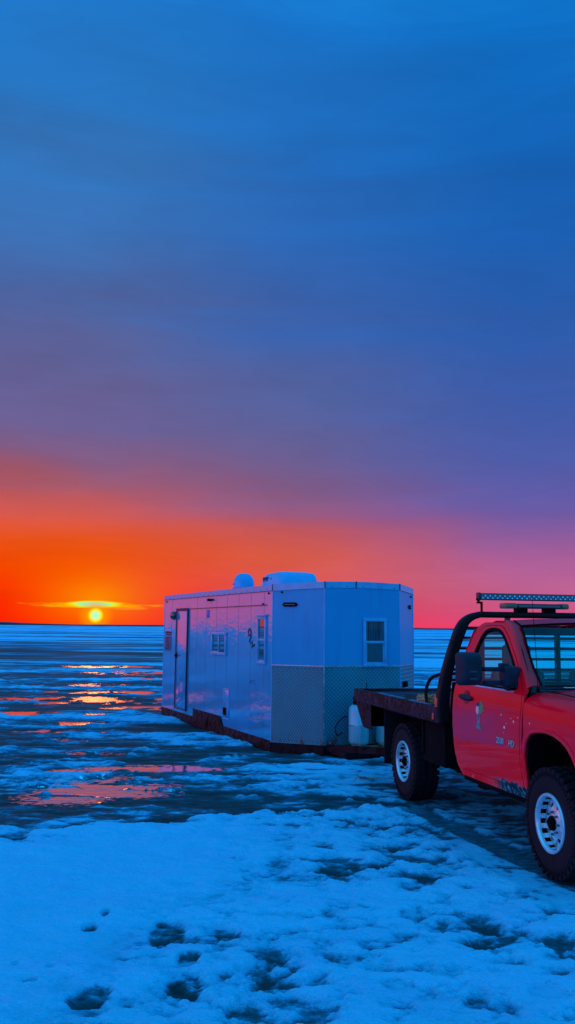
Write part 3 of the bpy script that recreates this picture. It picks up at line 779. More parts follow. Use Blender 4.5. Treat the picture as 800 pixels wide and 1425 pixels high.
# black squiggle decal (hook and line)
mb = MB()
loopd = [(-1.02, 1.88), (-1.07, 1.84), (-1.06, 1.78), (-1.0, 1.77), (-.96, 1.80), (-.94, 1.75), (-.99, 1.71), (-1.01, 1.67), (-.96, 1.65), (-.90, 1.66), (-.86, 1.62), (-.80, 1.60), (-.78, 1.64)]
mb.tube([(u, -.004, z) for u, z in [(p.x, p.y) for p in smooth_loop([(a, b_, 0) for a, b_ in loopd], 5, False)]], [.010]*61, 6)
mb.tube([(u, -.004, z) for u, z in ((-1.04, 1.885), (-.99, 1.88), (-.955, 1.855), (-.94, 1.80))], .014, 6)
mb.tube([(u, -.004, z) for u, z in ((-.90, 1.69), (-.87, 1.62), (-.89, 1.57))], .010, 6)
mb.build('hook_decal', simple('black_vinyl', (.008, .02, .06), .4), house)
mb = MB()
mb.tube([(-.98, -.002, .985), (-.93, -.002, 1.03), (-.86, -.002, 1.045), (-.74, -.002, 1.05)], .006, 6); mb.tube([(-.80, -.002, 1.02), (-.70, -.002, .99)], .004, 6)
mb.build('scratch', simple('scuff', (.03, .08, .2), .6), house)
mb = MB(); mb.box(-3.36, -3.22, -.012, 0, 2.08, 2.23, .005); mb.build('sticker', simple('pale_blue_sticker', (.03, .16, .55), .4), house)
# marker lights
def marker(i, t, z, L_=.26, hgt_=.032):
    p, d, nrm, LL = wall_frame(i); c_ = p+d*t; mb = MB()
    bx = bmesh.new(); bmesh.ops.create_cube(bx, size=1)
    for v in bx.verts: v.co = Vector((v.co.x*L_, v.co.y*.03, v.co.z*hgt_*2))
    bmesh.ops.bevel(bx, geom=bx.edges[:], offset=hgt_*.7, segments=3, affect='EDGES')
    Mx = Matrix((d, nrm, Vector((0, 0, 1)))).transposed().to_4x4(); Mx.translation = c_+nrm*.012+Vector((0, 0, z))
    mb.add(bx, 0, Mx); o_ = mb.build('marker_light', M_dull, house)
    mb = MB(); mb.box(-L_*.33, L_*.33, .012, .018, -hgt_*.25, hgt_*.25, 0, 0, Mx); mb.build('lens', simple('smoked_lens', (.10, .09, .08), .3), o_)
marker(1, .30, 2.27); marker(3, .62, 2.27, .16)
for wi, tt, zz in ((1, .16, 2.46), (3, .70, 2.44), (0, HL-.16, 2.45), (0, .19, 2.44)):
    p, d, nrm, LL = wall_frame(wi); c_ = p+d*tt
    mb = MB(); mb.cyl(c_+Vector((0, 0, zz)), c_+nrm*.02+Vector((0, 0, zz)), .015); mb.build('clearance_light', M_dull, house)
# power inlet on the right nose panel
mb = MB(); p, d, nrm, LL = wall_frame(3); Mx = Matrix((d, nrm, Vector((0, 0, 1)))).transposed().to_4x4(); Mx.translation = p+d*.22+nrm*.008
mb.box(-.09, .07, 0, .05, .99, 1.08, .008, 0, Mx); mb.build('power_inlet', M_dull, house)
# roof: air conditioner cover and dome
mb = MB()
acx, acy, aw, al_ = -1.42, .88, .74, .92
bx = bmesh.new(); rows = []
def acring(z, ins, sx0):
    pts = rrect(acx-al_/2+ins+sx0, acx+al_/2-ins, acy-aw/2+ins*.7, acy+aw/2-ins*.7, .10, 4)
    return [Vector((a, b_, z)) for a, b_ in pts]
zb = crown(acy)
rings = [acring(zb-.02, 0, 0), acring(zb+.05, .0, 0), acring(zb+.16, .03, .02), acring(zb+.215, .07, .05), acring(zb+.235, .16, .10)]
R_ = [[bx.verts.new(p) for p in r_] for r_ in rings]
for i in range(len(R_)-1):
    for k in range(len(R_[0])): bx.faces.new((R_[i][k], R_[i][(k+1) % len(R_[0])], R_[i+1][(k+1) % len(R_[0])], R_[i+1][k]))
bx.faces.new(R_[-1]); bmesh.ops.recalc_face_normals(bx, faces=bx.faces[:])
mb.add(bx); ac = mb.build('air_conditioner', simple('white_plastic', (.05, .48, .80), .4, coat=.1, var=.05, spec=.2), house, smooth=50)
mb = MB()
for k in range(9): mb.box(acx-.36+k*.030, acx-.352+k*.030, acy-aw/2+.005, acy-aw/2+.03, zb+.07, zb+.16)
mb.build('grille', simple('grille_blue_grey', (.02, .08, .22), .6), ac)
mb = MB(); mb.cyl((acx+.02, acy-aw/2+.04, zb+.12), (acx+.02, acy-aw/2+.01, zb+.12), .02); mb.build('cap_screw', M_joint, ac)
mb = MB(); dx_, dy_ = -2.50, .42; zb = crown(dy_)-.01
mb.lathe([(.195, 0), (.195, .09), (.188, .15), (.165, .215), (.125, .262), (.07, .292), (0, .30)], 32, Matrix.Translation((dx_, dy_, zb)) @ Matrix.Rotation(R(90), 4, 'X'))
dm = mb.build('antenna_dome', simple('white_dome', (.03, .42, .80), .35, coat=.2, var=.05, spec=.2), house, smooth=60)
mb = MB(); mb.lathe([(.205, -.0), (.21, .018), (.197, .03)], 32, Matrix.Translation((dx_, dy_, zb)) @ Matrix.Rotation(R(90), 4, 'X')); mb.box(dx_-.06, dx_-.02, dy_-.2, dy_-.17, zb+.07, zb+.11, .004); mb.box(dx_+.03, dx_+.05, dy_-.19, dy_-.17, zb+.05, zb+.1, .004)
mb.build('base_ring', simple('dome_base', (.10, .28, .55), .5), dm)

# ================================================================ PROPANE TANKS
def tank_mat():
    m, nt = newmat('tank_paint'); g = N(nt); o = g.obj()
    sp_ = g.n('ShaderNodeSeparateXYZ'); g.l(o, sp_.inputs[0]); z = sp_.outputs[2]
    nz = g.noise(o, 9, 7, .65); st = g.noise(g.mapping(o, scale=(18, 18, 2)), 1.2, 5, .6)
    base = g.mix(g.mr(st, .35, .7), (.12, .62, .74, 1), (.07, .48, .64, 1))
    rl = g.m('MULTIPLY', g.mr(g.m('ABSOLUTE', g.m('SUBTRACT', z, .335)), .010, .003, 0, 1), g.mr(nz, .47, .53, 0, 1))
    rb = g.m('MULTIPLY', g.mr(z, .085, .02, 0, 1), g.mr(nz, .42, .54, 0, 1))
    f = g.m('MAXIMUM', rl, rb)
    base = g.mix(f, base, (.22, .07, .015, 1))
    g.bsdf(base, g.mr(f, 0, 1, .38, .85), 0, g.bump(nz, .15, .004))
    return m
M_tank = tank_mat()
def to_world(v, a0=A, rz=th-PI/2):
    return a0+Matrix.Rotation(rz, 4, 'Z') @ Vector(v)
def make_tank():
    t = empty('propane_tank', (0, 0, 0), 0, None, 'gas cylinder')
    RX = Matrix.Rotation(R(90), 4, 'X')
    mb = MB(); r = .152
    mb.lathe([(0, .035), (.10, .04), (.135, .06), (r, .10), (r+.001, .33), (r+.003, .335), (r+.001, .34), (r, .555), (.140, .60), (.105, .635), (.04, .65), (0, .652)], 36, RX)
    mb.build('body', M_tank, t, smooth=50)
    mb = MB(); mb.lathe([(.105, .0), (.108, .0), (.108, .05), (.105, .05)], 28, RX, closed=True); mb.build('foot_ring', M_tank, t)
    mb = MB(); mb.lathe([(.088, .63), (.092, .63), (.094, .755), (.088, .76)], 28, RX, closed=True, skip=lambda k, j: k in (0, 1, 2, 3, 14, 15, 16)); mb.build('collar', M_rust, t)
    mb = MB(); mb.cyl((0, 0, .645), (0, 0, .71), .022, bev=.003); mb.cyl((0, 0, .70), (0, 0, .735), .034, seg=8, bev=.004); mb.cyl((0, 0, .68), (-.06, .0, .68), .016)
    mb.build('valve', M_brass, t)
    mb = MB()
    for k, (z, wds) in enumerate(((.50, .055), (.475, .075), (.455, .05), (.425, .08))):
        pts = [(math.sin(q)*(r+.0015), -math.cos(q)*(r+.0015)) for q in np.linspace(-.10, -.10+wds/r, 6)]
        mb.grid([[(a, b_, z) for a, b_ in pts], [(a, b_, z+.010) for a, b_ in pts]])
    mb.build('label_print', simple('blue_print', (.02, .14, .55), .5), t)
    return t
tank = make_tank()
tank.location = to_world((CA_+.24, HW/2-.19, .128)); tank.rotation_euler = (0, 0, R(14))
tag(tank, 'white gas cylinder with blue print and rusty band, left of the flatbed rear corner', group='gas cylinders on the tongue of the fish house')
def copy_tree(o_, parent=None):
    c_ = o_.copy(); COL.objects.link(c_); c_.parent = parent
    for ch in [q for q in bpy.data.objects if q.parent == o_]: copy_tree(ch, c_)
    return c_
tank2 = copy_tree(tank); tank2.location = to_world((CA_+.26, HW/2+.26, .128)); tank2.rotation_euler = (0, 0, R(70))
tag(tank2, 'white gas cylinder mostly hidden behind the rear corner skirt of the flatbed')
mb = MB()
tl_ = to_world((CA_+.24, HW/2-.135, 0)); 
hp = smooth_loop([to_world(v) for v in ((CA_+.02, HW/2-.36, .34), (CA_+.06, HW/2-.46, .30), (CA_+.07, HW/2-.50, .42), (CA_+.08, HW/2-.38, .56), (CA_+.14, HW/2-.22, .62), (CA_+.2, HW/2-.16, .80))], 6, False)
hz = MB(); hz.tube(hp, .008, 8)
hs = hz.build('gas_hose', M_rubber); tag(hs, 'thin black gas hose looping down beside the white cylinder against the diamond plate', 'hose')

# ================================================================ TRUCK
def paint_mat():
    m, nt = newmat('red_truck_paint'); g = N(nt); o = g.obj()
    sp_ = g.n('ShaderNodeSeparateXYZ'); g.l(o, sp_.inputs[0]); x_, y_, z_ = sp_.outputs
    n1 = g.noise(o, 2.3, 7, .62, .3); n2 = g.noise(o, 55, 5, .7); n3 = g.noise(o, 7, 6, .65)
    red = g.mix(g.mr(n1, .3, .7), (.90, .001, .014, 1), (.97, .002, .018, 1))
    side = g.mr(g.m('ABSOLUTE', y_), .93, .97, 0, 1)
    # road-salt film thrown up behind the front wheel, wiped lower down
    top = g.mr(g.m('ADD', z_, g.m('MULTIPLY', g.m('SUBTRACT', n1, .5), .30)), 1.26, 1.06, 0, 1)
    edge = g.m('ADD', g.m('ADD', z_, g.m('MULTIPLY', g.m('SUBTRACT', n3, .5), .16)), g.m('MULTIPLY', g.m('SUBTRACT', x_, 1.6), -.05))
    bot = g.mr(edge, .835, .87, 0.06, 1)
    xr = g.mr(x_, 2.95, 2.1, 0.35, 1)
    film = g.m('MULTIPLY', g.m('MULTIPLY', top, bot), g.m('MULTIPLY', xr, side))
    film = g.m('MULTIPLY', film, g.mr(n2, .3, .7, .35, .75))
    base = g.mix(film, red, (.26, .09, .22, 1))
    chip = g.m('MULTIPLY', g.mr(g.noise(o, 16, 2, .3), .80, .81, 0, 1), side)
    base = g.mix(g.m('MULTIPLY', chip, .8), base, (.70, .60, .62, 1))
    # rust and flaked paint along the rocker
    jag = g.m('ADD', z_, g.m('MULTIPLY', g.m('SUBTRACT', g.noise(o, 14, 5, .6), .5), .10))
    rk = g.m('MULTIPLY', g.mr(jag, .628, .616, 0, 1), g.mr(x_, 2.25, 2.5, 0, 1))
    rk = g.m('MULTIPLY', rk, g.mr(x_, 3.02, 2.98, 0, 1))
    rc = g.mix(g.mr(g.noise(o, 22, 3, .6), .48, .60), (.006, .008, .010, 1), (.07, .30, .34, 1))
    base = g.mix(rk, base, rc)
    g.bsdf(base, g.mr(film, 0, .8, .32, .75), 0.0, g.bump(n2, .03, .003), coat=g.mr(film, 0, .8, .32, .03), coat_rough=.02, spec=.08)
    return m
M_red = paint_mat()
def truck_glass(name, tint, mixf=.16):
    m, nt = newmat(name); g = N(nt)
    tr = g.n('ShaderNodeBsdfTransparent'); tr.inputs[0].default_value = (*tint, 1)
    gl = g.n('ShaderNodeBsdfGlossy'); gl.inputs['Roughness'].default_value = .01; gl.inputs['Color'].default_value = (.8, 1, 1, 1)
    fr = g.n('ShaderNodeFresnel'); fr.inputs[0].default_value = 1.30
    geo_ = g.n('ShaderNodeNewGeometry').outputs['Backfacing']
    mx = g.n('ShaderNodeMixShader'); g.l(g.m('MULTIPLY', fr.outputs[0], g.m('SUBTRACT', 1.0, geo_)), mx.inputs[0]); g.l(tr.outputs[0], mx.inputs[1]); g.l(gl.outputs[0], mx.inputs[2])
    oo = g.n('ShaderNodeOutputMaterial'); g.l(mx.outputs[0], oo.inputs[0])
    return m
M_ws = truck_glass('windshield_glass', (.62, 1, .97)); M_sg = truck_glass('green_tinted_glass', (.62, 1, .90)); M_rg = truck_glass('rear_window_glass', (.70, 1, .93))

RZT = WA-PI/2
truck = empty('flatbed_truck', (T0[0], T0[1], 0), RZT, 'red regular cab pickup with a rusty flatbed, black headache rack and roof light bars', 'pickup truck')
syz = [.45, .56, .62, .80, 1.0, 1.15, 1.28, 1.36, 1.405, 1.55, 1.71, 1.86, 1.93, 1.97, 2.0, 2.03]
syy = [.945, .960, .972, .992, 1.0, 1.0, .993, .978, .957, .905, .850, .790, .762, .738, .690, .60]
def sideY(z): return float(np.interp(z, syz, syy))
# crease bulge along the beltline
def sY(x_, z): return sideY(z)
cz = [.56, .62, .7, .8, .9, 1.0, 1.08, 1.15, 1.22, 1.28, 1.32, 1.36, 1.385, 1.405, 1.43, 1.48, 1.55, 1.63, 1.71, 1.79, 1.86, 1.90, 1.93, 1.95, 1.97, 1.985]
cx_ = list(np.arange(1.5, 4.4, .14))
# cab side frame with door opening; door; window
cab_out = [(1.66, .50), (1.58, .53), (1.51, .60), (1.47, .72), (1.455, .95), (1.465, 1.2), (1.485, 1.38), (1.495, 1.70), (1.52, 1.86), (1.56, 1.94), (1.64, 1.982),
           (2.05, 1.985), (2.18, 1.955), (2.33, 1.88), (2.60, 1.715), (2.80, 1.555), (2.955, 1.425), (2.965, 1.30), (2.93, 1.0), (2.925, .80), (2.96, .60), (2.96, .50)]
door_out = [(1.665, .590), (1.61, .640), (1.59, .74), (1.582, .95), (1.585, 1.38), (1.600, 1.65), (1.630, 1.83), (1.67, 1.915), (1.74, 1.950),
            (2.05, 1.950), (2.16, 1.925), (2.31, 1.845), (2.57, 1.682), (2.77, 1.522), (2.905, 1.405), (2.93, 1.30), (2.895, 1.0), (2.885, .80), (2.915, .590)]
def inset(loop, d):
    n_ = len(loop); c_ = []
    A_ = sum(loop[i][0]*loop[(i+1) % n_][1]-loop[(i+1) % n_][0]*loop[i][1] for i in range(n_)); sg = 1 if A_ > 0 else -1
    for i in range(n_):
        a, b_, c2_ = Vector(loop[i-1]), Vector(loop[i]), Vector(loop[(i+1) % n_])
        e1 = (b_-a).normalized(); e2 = (c2_-b_).normalized(); n1 = Vector((-e1.y, e1.x))*sg; n2 = Vector((-e2.y, e2.x))*sg
        m_ = (n1+n2).normalized(); k_ = d/max(.35, m_.dot(n1)); c_.append((b_.x+m_.x*k_, b_.y+m_.y*k_))
    return c_
win = [(p.x, p.y) for p in smooth_loop([Vector(v) for v in ((1.675, 1.415), (1.685, 1.60), (1.715, 1.80), (1.765, 1.885), (1.88, 1.915), (2.04, 1.910), (2.16, 1.875), (2.33, 1.785), (2.53, 1.655), (2.68, 1.535), (2.755, 1.465), (2.72, 1.405), (2.2, 1.402))], 3)]
for s_ in (-1, 1):
    f3 = lambda a, b_, s_=s_, o_=0.0: (a, s_*(sY(a, b_)-o_), b_)
    b = panel(cab_out, f3, [inset(door_out, -.006)], cx_, cz, .02 if s_ < 0 else .02)
    mb = MB(); mb.add(b); cs = mb.build('cab_side', M_red, truck, smooth=40)
    b = panel(door_out, lambda a, b_, s_=s_: f3(a, b_, s_, -.002), [inset(win, -.012)], cx_, cz, .03)
    mb = MB(); mb.add(b); dr = mb.build('door', M_red, truck, smooth=40)
    if s_ < 0: dr['label'] = 'red door with grimy salt film, fish decal and silver badge'
    # rubber round the window
    mb = MB(); mb.add(panel(inset(win, -.016), lambda a, b_, s_=s_: f3(a, b_, s_, -.004), [inset(win, .012)], cx_, cz, .02)); mb.build('window_seal', M_dull, dr)
    mb = MB(); mb.add(panel(inset(win, -.006), lambda a, b_, s_=s_: f3(a, b_, s_, .012), [], cx_, cz, .004)); mb.build('side_window', M_sg, dr)
    # bright sill strip
    mb = MB()
    pts = [(a, s_*(sY(a, 1.39)+.006), 1.388) for a in np.linspace(1.66, 2.74, 12)]
    mb.tube(pts, .008, 6); mb.build('sill_strip', simple('pale_sill_strip', (.45, .42, .62), .3), dr)
    # dark jamb behind the seams
    mb = MB(); mb.add(panel(inset(door_out, -.05), lambda a, b_, s_=s_: f3(a, b_, s_, .045), [inset(win, -.03)], cx_, cz, 0)); mb.build('door_jamb', M_dull, truck)
    # handle with its cup
    mb = MB(); hx, hz_ = 1.80, 1.268
    bx = bmesh.new(); bmesh.ops.create_uvsphere(bx, u_segments=20, v_segments=12, radius=1)
    for v in bx.verts: v.co = Vector((hx+v.co.x*.155, s_*(sY(hx, hz_)+.018)+v.co.y*.022, hz_-.004*v.co.x+v.co.z*.030))
    mb.add(bx); hd = mb.build('handle', M_plastic, dr, smooth=60)
    mb = MB(); mb.cyl((hx, s_*(sY(hx, hz_)-.004), hz_), (hx, s_*(sY(hx, hz_)+.006), hz_), .068, seg=28, bev=.003); mb.build('handle_cup', simple('dark_red_cup', (.30, .004, .010), .4), hd)
    # fender side with arch
    fo = [(2.972, 1.17), (2.972, 1.05), (2.935, .95), (2.930, .80), (2.965, .60), (2.985, .585), (2.992, .70), (2.99, .86), (3.015, .98), (3.07, 1.05), (3.14, 1.09), (3.31, 1.115), (3.45, 1.113), (3.60, 1.085), (3.72, 1.03), (3.82, .93), (3.87, .80), (3.885, .62), (3.95, .60), (4.28, .62), (4.34, .75), (4.35, 1.17)]
    def fendY(a, b_): return sideY(b_)-.16*max(0, (a-4.0)/.35)**2
    mb = MB(); mb.add(panel(fo, lambda a, b_, s_=s_: (a, s_*fendY(a, b_), b_), [], cx_, cz, .02)); fe = mb.build('fender', M_red, truck, smooth=40)
    arch = [(2.990, .60), (2.99, .86), (3.015, .98), (3.07, 1.05), (3.14, 1.09), (3.31, 1.115), (3.45, 1.113), (3.60, 1.085), (3.72, 1.03), (3.82, .93), (3.87, .80), (3.885, .62)]
    al2 = smooth_loop([Vector((a, s_*(fendY(a, b_)+.006), b_)) for a, b_ in arch], 4, False)
    mb = MB(); mb.tube(al2, .016, 8); mb.build('arch_lip', M_red, fe)
    # wheel-well liner
    mb = MB(); aw_ = smooth_loop([Vector((a, 0, b_)) for a, b_ in arch], 2, False)
    mb.grid([[(p.x, s_*.975, p.z-.004), (p.x, s_*.60, p.z-.004)] for p in aw_]); mb.box(2.99, 3.88, s_*.60-.01, s_*.60+.01, .55, 1.12)
    mb.build('wheel_well', M_dull, truck)
    # A pillar outer face
    Se = [(2.05, .722, 1.985), (2.18, .748, 1.955), (2.33, .782, 1.88), (2.60, .848, 1.715), (2.80, .903, 1.555), (2.955, .950, 1.425)]
    We = [(2.10, .640, 1.995), (2.27, .655, 1.945), (2.40, .685, 1.850), (2.545, .722, 1.71), (2.72, .765, 1.58), (2.93, .805, 1.452)]
    mb = MB(); rws = []
    for a, b_ in zip(Se, We):
        a, b_ = Vector(a), Vector(b_); md = (a+b_)/2+Vector((.012, .018, .012))
        rws.append([Vector((v.x, v.y*s_, v.z)) for v in (a, a.lerp(md, .6)+Vector((.004, .004, .002)), md, b_.lerp(md, .5), b_)])
    mb.grid(rws, thick=.01); mb.build('windshield_pillar', M_red, truck, smooth=60)
    mb = MB(); mb.tube([Vector((v[0]+.004, s_*(v[1]-.002), v[2]+.004)) for v in We], .009, 6); mb.build('windshield_seal', M_dull, truck)
# roof skin
mb = MB(); rows = []
for k in range(9):
    t = k/8; a = 1.54+(2.10-1.54)*t
    rows.append([(a+.10*(1-(yy/.72)**2)*t-(.02*(1-(yy/.72)**2)*(1-t)), yy, 1.985+.040*(1-(abs(yy)/.735)**2.4)-(.05*(1-t)**4)) for yy in np.linspace(-.735, .735, 15)])
wt_ = [(2.27+.12*(1-(yy/.655)**2), yy, 1.945+.030*(1-(yy/.655)**2)) for yy in np.linspace(-.655, .655, 15)]
rows.append(wt_)
mb.grid(rows, thick=.012); mb.build('roof', M_red, truck, smooth=60)
mb = MB(); mb.tube([(v[0]+.004, v[1], v[2]+.004) for v in wt_], .010, 6); mb.build('windshield_seal', M_dull, truck)
# windshield
We = [(2.27, .655, 1.945), (2.40, .685, 1.850), (2.545, .722, 1.71), (2.72, .765, 1.58), (2.93, .805, 1.452)]
mb = MB(); rows = []
for k, (a, yy, zz) in enumerate(We):
    bow = .12+.06*k/4
    rows.append([(a+bow*(1-t*t), yy*t, zz+.012*(1-t*t)) for t in np.linspace(-1, 1, 13)])
mb.grid(rows, thick=.004); mb.build('windshield', M_ws, truck, smooth=60)
# cab back wall with window
mb = MB()
bo = [(-.90, .55), (.90, .55), (.97, 1.0), (.955, 1.38), (.86, 1.68), (.77, 1.90), (.68, 1.96), (-.68, 1.96), (-.77, 1.90), (-.86, 1.68), (-.955, 1.38), (-.97, 1.0)]
rw = rrect(-.66, .66, 1.37, 1.86, .06)
mb.add(panel(bo, lambda a, b_: (1.475+.03*max(0, b_-1.7), a, b_), [rw], [], cz, .02)); mb.build('cab_back', M_red, truck)
mb = MB(); mb.add(panel(inset(bo, .03), lambda a, b_: (1.505+.03*max(0, b_-1.7), a, b_), [inset(rw, -.01)], [], cz, .004)); mb.build('cab_liner', simple('cab_liner', (.015, .06, .09), .8), truck)
mb = MB(); mb.add(panel(rrect(-.665, .665, 1.365, 1.865, .06), lambda a, b_: (1.468+.03*max(0, b_-1.7), a, b_), [], [], [1.5, 1.7], .004)); mb.build('rear_window', M_rg, truck)
# cab floor, firewall, rocker
mb = MB(); mb.box(1.50, 3.2, -.93, .93, .50, .60); mb.box(2.93, 3.0, -.93, .93, .5, 1.36); mb.box(1.62, 2.96, -.955, -.90, .48, .585, .01); mb.box(1.62, 2.96, .90, .955, .48, .585, .01)
mb.build('cab_floor', M_dull, truck)
# nose: hood and fender tops as lofted sections
def section(xs, zb_=1.165, n_=21):
    zt_ = float(np.interp(xs, [2.96, 3.2, 3.8, 4.2, 4.35], [1.425, 1.435, 1.405, 1.36, 1.30]))
    hw_ = 1.0-.16*max(0, (xs-4.0)/.35)**2
    out_ = []
    for q in np.linspace(0, PI, n_):
        cq, sq_ = math.cos(q), math.sin(q); ex = 2/4.6
        yy = -hw_*math.copysign(abs(cq)**ex, cq); zz = zb_+(zt_-zb_)*abs(sq_)**ex
        out_.append((xs, yy, zz))
    return out_
mb = MB(); rows = [section(v) for v in (2.972, 3.06, 3.14, 3.3, 3.5, 3.7, 3.9, 4.05, 4.2, 4.30, 4.345)]
bx = bmesh.new()
V = [[bx.verts.new(p) for p in r_] for r_ in rows]
for i in range(len(V)-1):
    for j in range(len(V[0])-1):
        if i < 2 and abs(V[i][j].co.y) < .80 and abs(V[i][j+1].co.y) < .80: continue   # cowl opening
        bx.faces.new((V[i][j], V[i+1][j], V[i+1][j+1], V[i][j+1]))
bmesh.ops.recalc_face_normals(bx, faces=bx.faces[:]); bmesh.ops.solidify(bx, geom=bx.faces[:], thickness=.01)
mb.add(bx); hood = mb.build('hood', M_red, truck, smooth=60)
for s_ in (-1, 1):
    mb = MB(); mb.tube([(a, s_*(.86-.02*k/6), float(np.interp(a, [2.96, 3.2, 3.8, 4.2, 4.35], [1.425, 1.435, 1.405, 1.36, 1.30]))-.018) for k, a in enumerate(np.linspace(3.1, 4.3, 7))], .004, 6); mb.build('hood_gap', M_dull, hood)
# cowl, wiper, sticker, dash
mb = MB(); rows = []
for k in range(4):
    t = k/3; rows.append([(2.90+.07*(1-(yy/.8)**2)+t*(.235-.07*(1-(yy/.8)**2)), yy, 1.437-.010*math.sin(PI*t)) for yy in np.linspace(-.80, .80, 9)])
mb.grid(rows); mb.box(2.93, 3.15, -.84, .84, 1.37, 1.40); mb.build('cowl', M_plastic, truck)
mb = MB(); mb.tube([(3.03, .62, 1.452), (2.98, .2, 1.50), (2.965, -.10, 1.520), (2.955, -.50, 1.522)], [.010, .012, .013, .012], 8); mb.tube([(3.10, .66, 1.44), (3.03, .62, 1.452)], .016, 8)
mb.build('wiper', M_dull, truck)
mb = MB(); mb.box(3.035, 3.095, -.66, -.49, 1.4385, 1.4425, .001); stk = mb.build('permit_tag', simple('pale_tag', (.45, .85, .90), .4, var=.05), truck)
mb = MB()
for k in range(6): mb.box(3.055, 3.078, -.645+.024*k, -.628+.024*k, 1.4425, 1.4435)
mb.build('tag_print', simple('teal_print', (.02, .25, .30), .5), stk)
mb = MB(); mb.box(2.50, 2.98, -.80, .80, 1.12, 1.385, .05); mb.box(2.42, 2.6, .18, .62, 1.2, 1.44, .05)
mb.build('dashboard', simple('dash_grey', (.020, .045, .06), .7), truck)
mb = MB(); mb.tube([Vector((2.36-.04*math.sin(q), .40+.19*math.cos(q), 1.30+.18*math.sin(q))) for q in np.linspace(0, 2*PI, 25)[:-1]], .014, 8, closed=True); mb.cyl((2.38, .40, 1.30), (2.55, .40, 1.22), .03); mb.tube([(2.37, .22, 1.3), (2.37, .58, 1.3)], .012)
mb.build('steering_wheel', M_dull, truck)
for s_ in (-1, 1):
    mb = MB(); mb.box(1.62, 1.80, s_*.42-.26, s_*.42+.26, .95, 1.52, .06); mb.box(1.62, 2.15, s_*.42-.26, s_*.42+.26, .82, 1.0, .05)
    se = mb.build('seat', simple('grey_seat', (.05, .10, .12), .85), truck)
    mb = MB(); mb.box(1.63, 1.75, s_*.42-.14, s_*.42+.14, 1.55, 1.77, .05); mb.cyl((1.68, s_*.42-.06, 1.48), (1.68, s_*.42-.06, 1.58), .008); mb.cyl((1.68, s_*.42+.06, 1.48), (1.68, s_*.42+.06, 1.58), .008)
    mb.build('headrest', simple('grey_headrest', (.05, .10, .12), .85), se)
mb = MB(); mb.tube([(2.40, -.02, 1.96), (2.46, -.01, 1.90), (2.47, 0, 1.87)], .006); mb.box(2.45, 2.48, -.12, .12, 1.80, 1.87, .012); mb.build('rear_view_mirror', M_dull, truck)
# antenna on the passenger fender
mb = MB(); ax_, ay_ = 2.985, -.865
mb.cyl((ax_, ay_, 1.40), (ax_, ay_, 1.44), .018, .010); mb.tube([(ax_, ay_, 1.43), (ax_-.035, ay_+.005, 1.75), (ax_-.09, ay_+.01, 2.19)], [.0035, .003, .002], 6); mb.build('antenna', M_dull, truck)
# front end: grille, lamps, bumper
mb = MB(); mb.box(4.28, 4.36, -.62, .62, .80, 1.20, .02); gr_ = mb.build('grille', M_dull, truck)
mb = MB(); mb.box(4.355, 4.385, -.62, .62, .98, 1.04, .008); mb.box(4.35, 4.375, -.64, .64, 1.20, 1.235, .006); mb.build('grille_bar', M_chrome, gr_)
for s_ in (-1, 1):
    mb = MB(); mb.box(4.15, 4.35, s_*.77-.13, s_*.77+.13, .88, 1.20, .03); mb.build('headlight', simple('headlight_lens', (.5, .55, .6), .1, coat=1), truck)
    mb = MB(); mb.box(4.20, 4.30, s_*.88-.02, s_*.88+.02, .90, 1.15, .01); mb.build('turn_signal', simple('amber_lens', (.6, .15, .01), .2, coat=1), truck)
mb = MB(); mb.prism([(4.25, -.98, .52), (4.45, -.80, .52), (4.50, 0, .52), (4.45, .80, .52), (4.25, .98, .52), (4.20, .9, .52), (4.20, -.9, .52)], (0, 0, .24), .02); mb.build('front_bumper', M_chrome, truck)
mb = MB(); mb.box(3.95, 4.25, -.8, .8, .75, 1.12); mb.box(3.0, 4.2, -.58, .58, .55, 1.15); mb.build('engine', M_dull, truck)
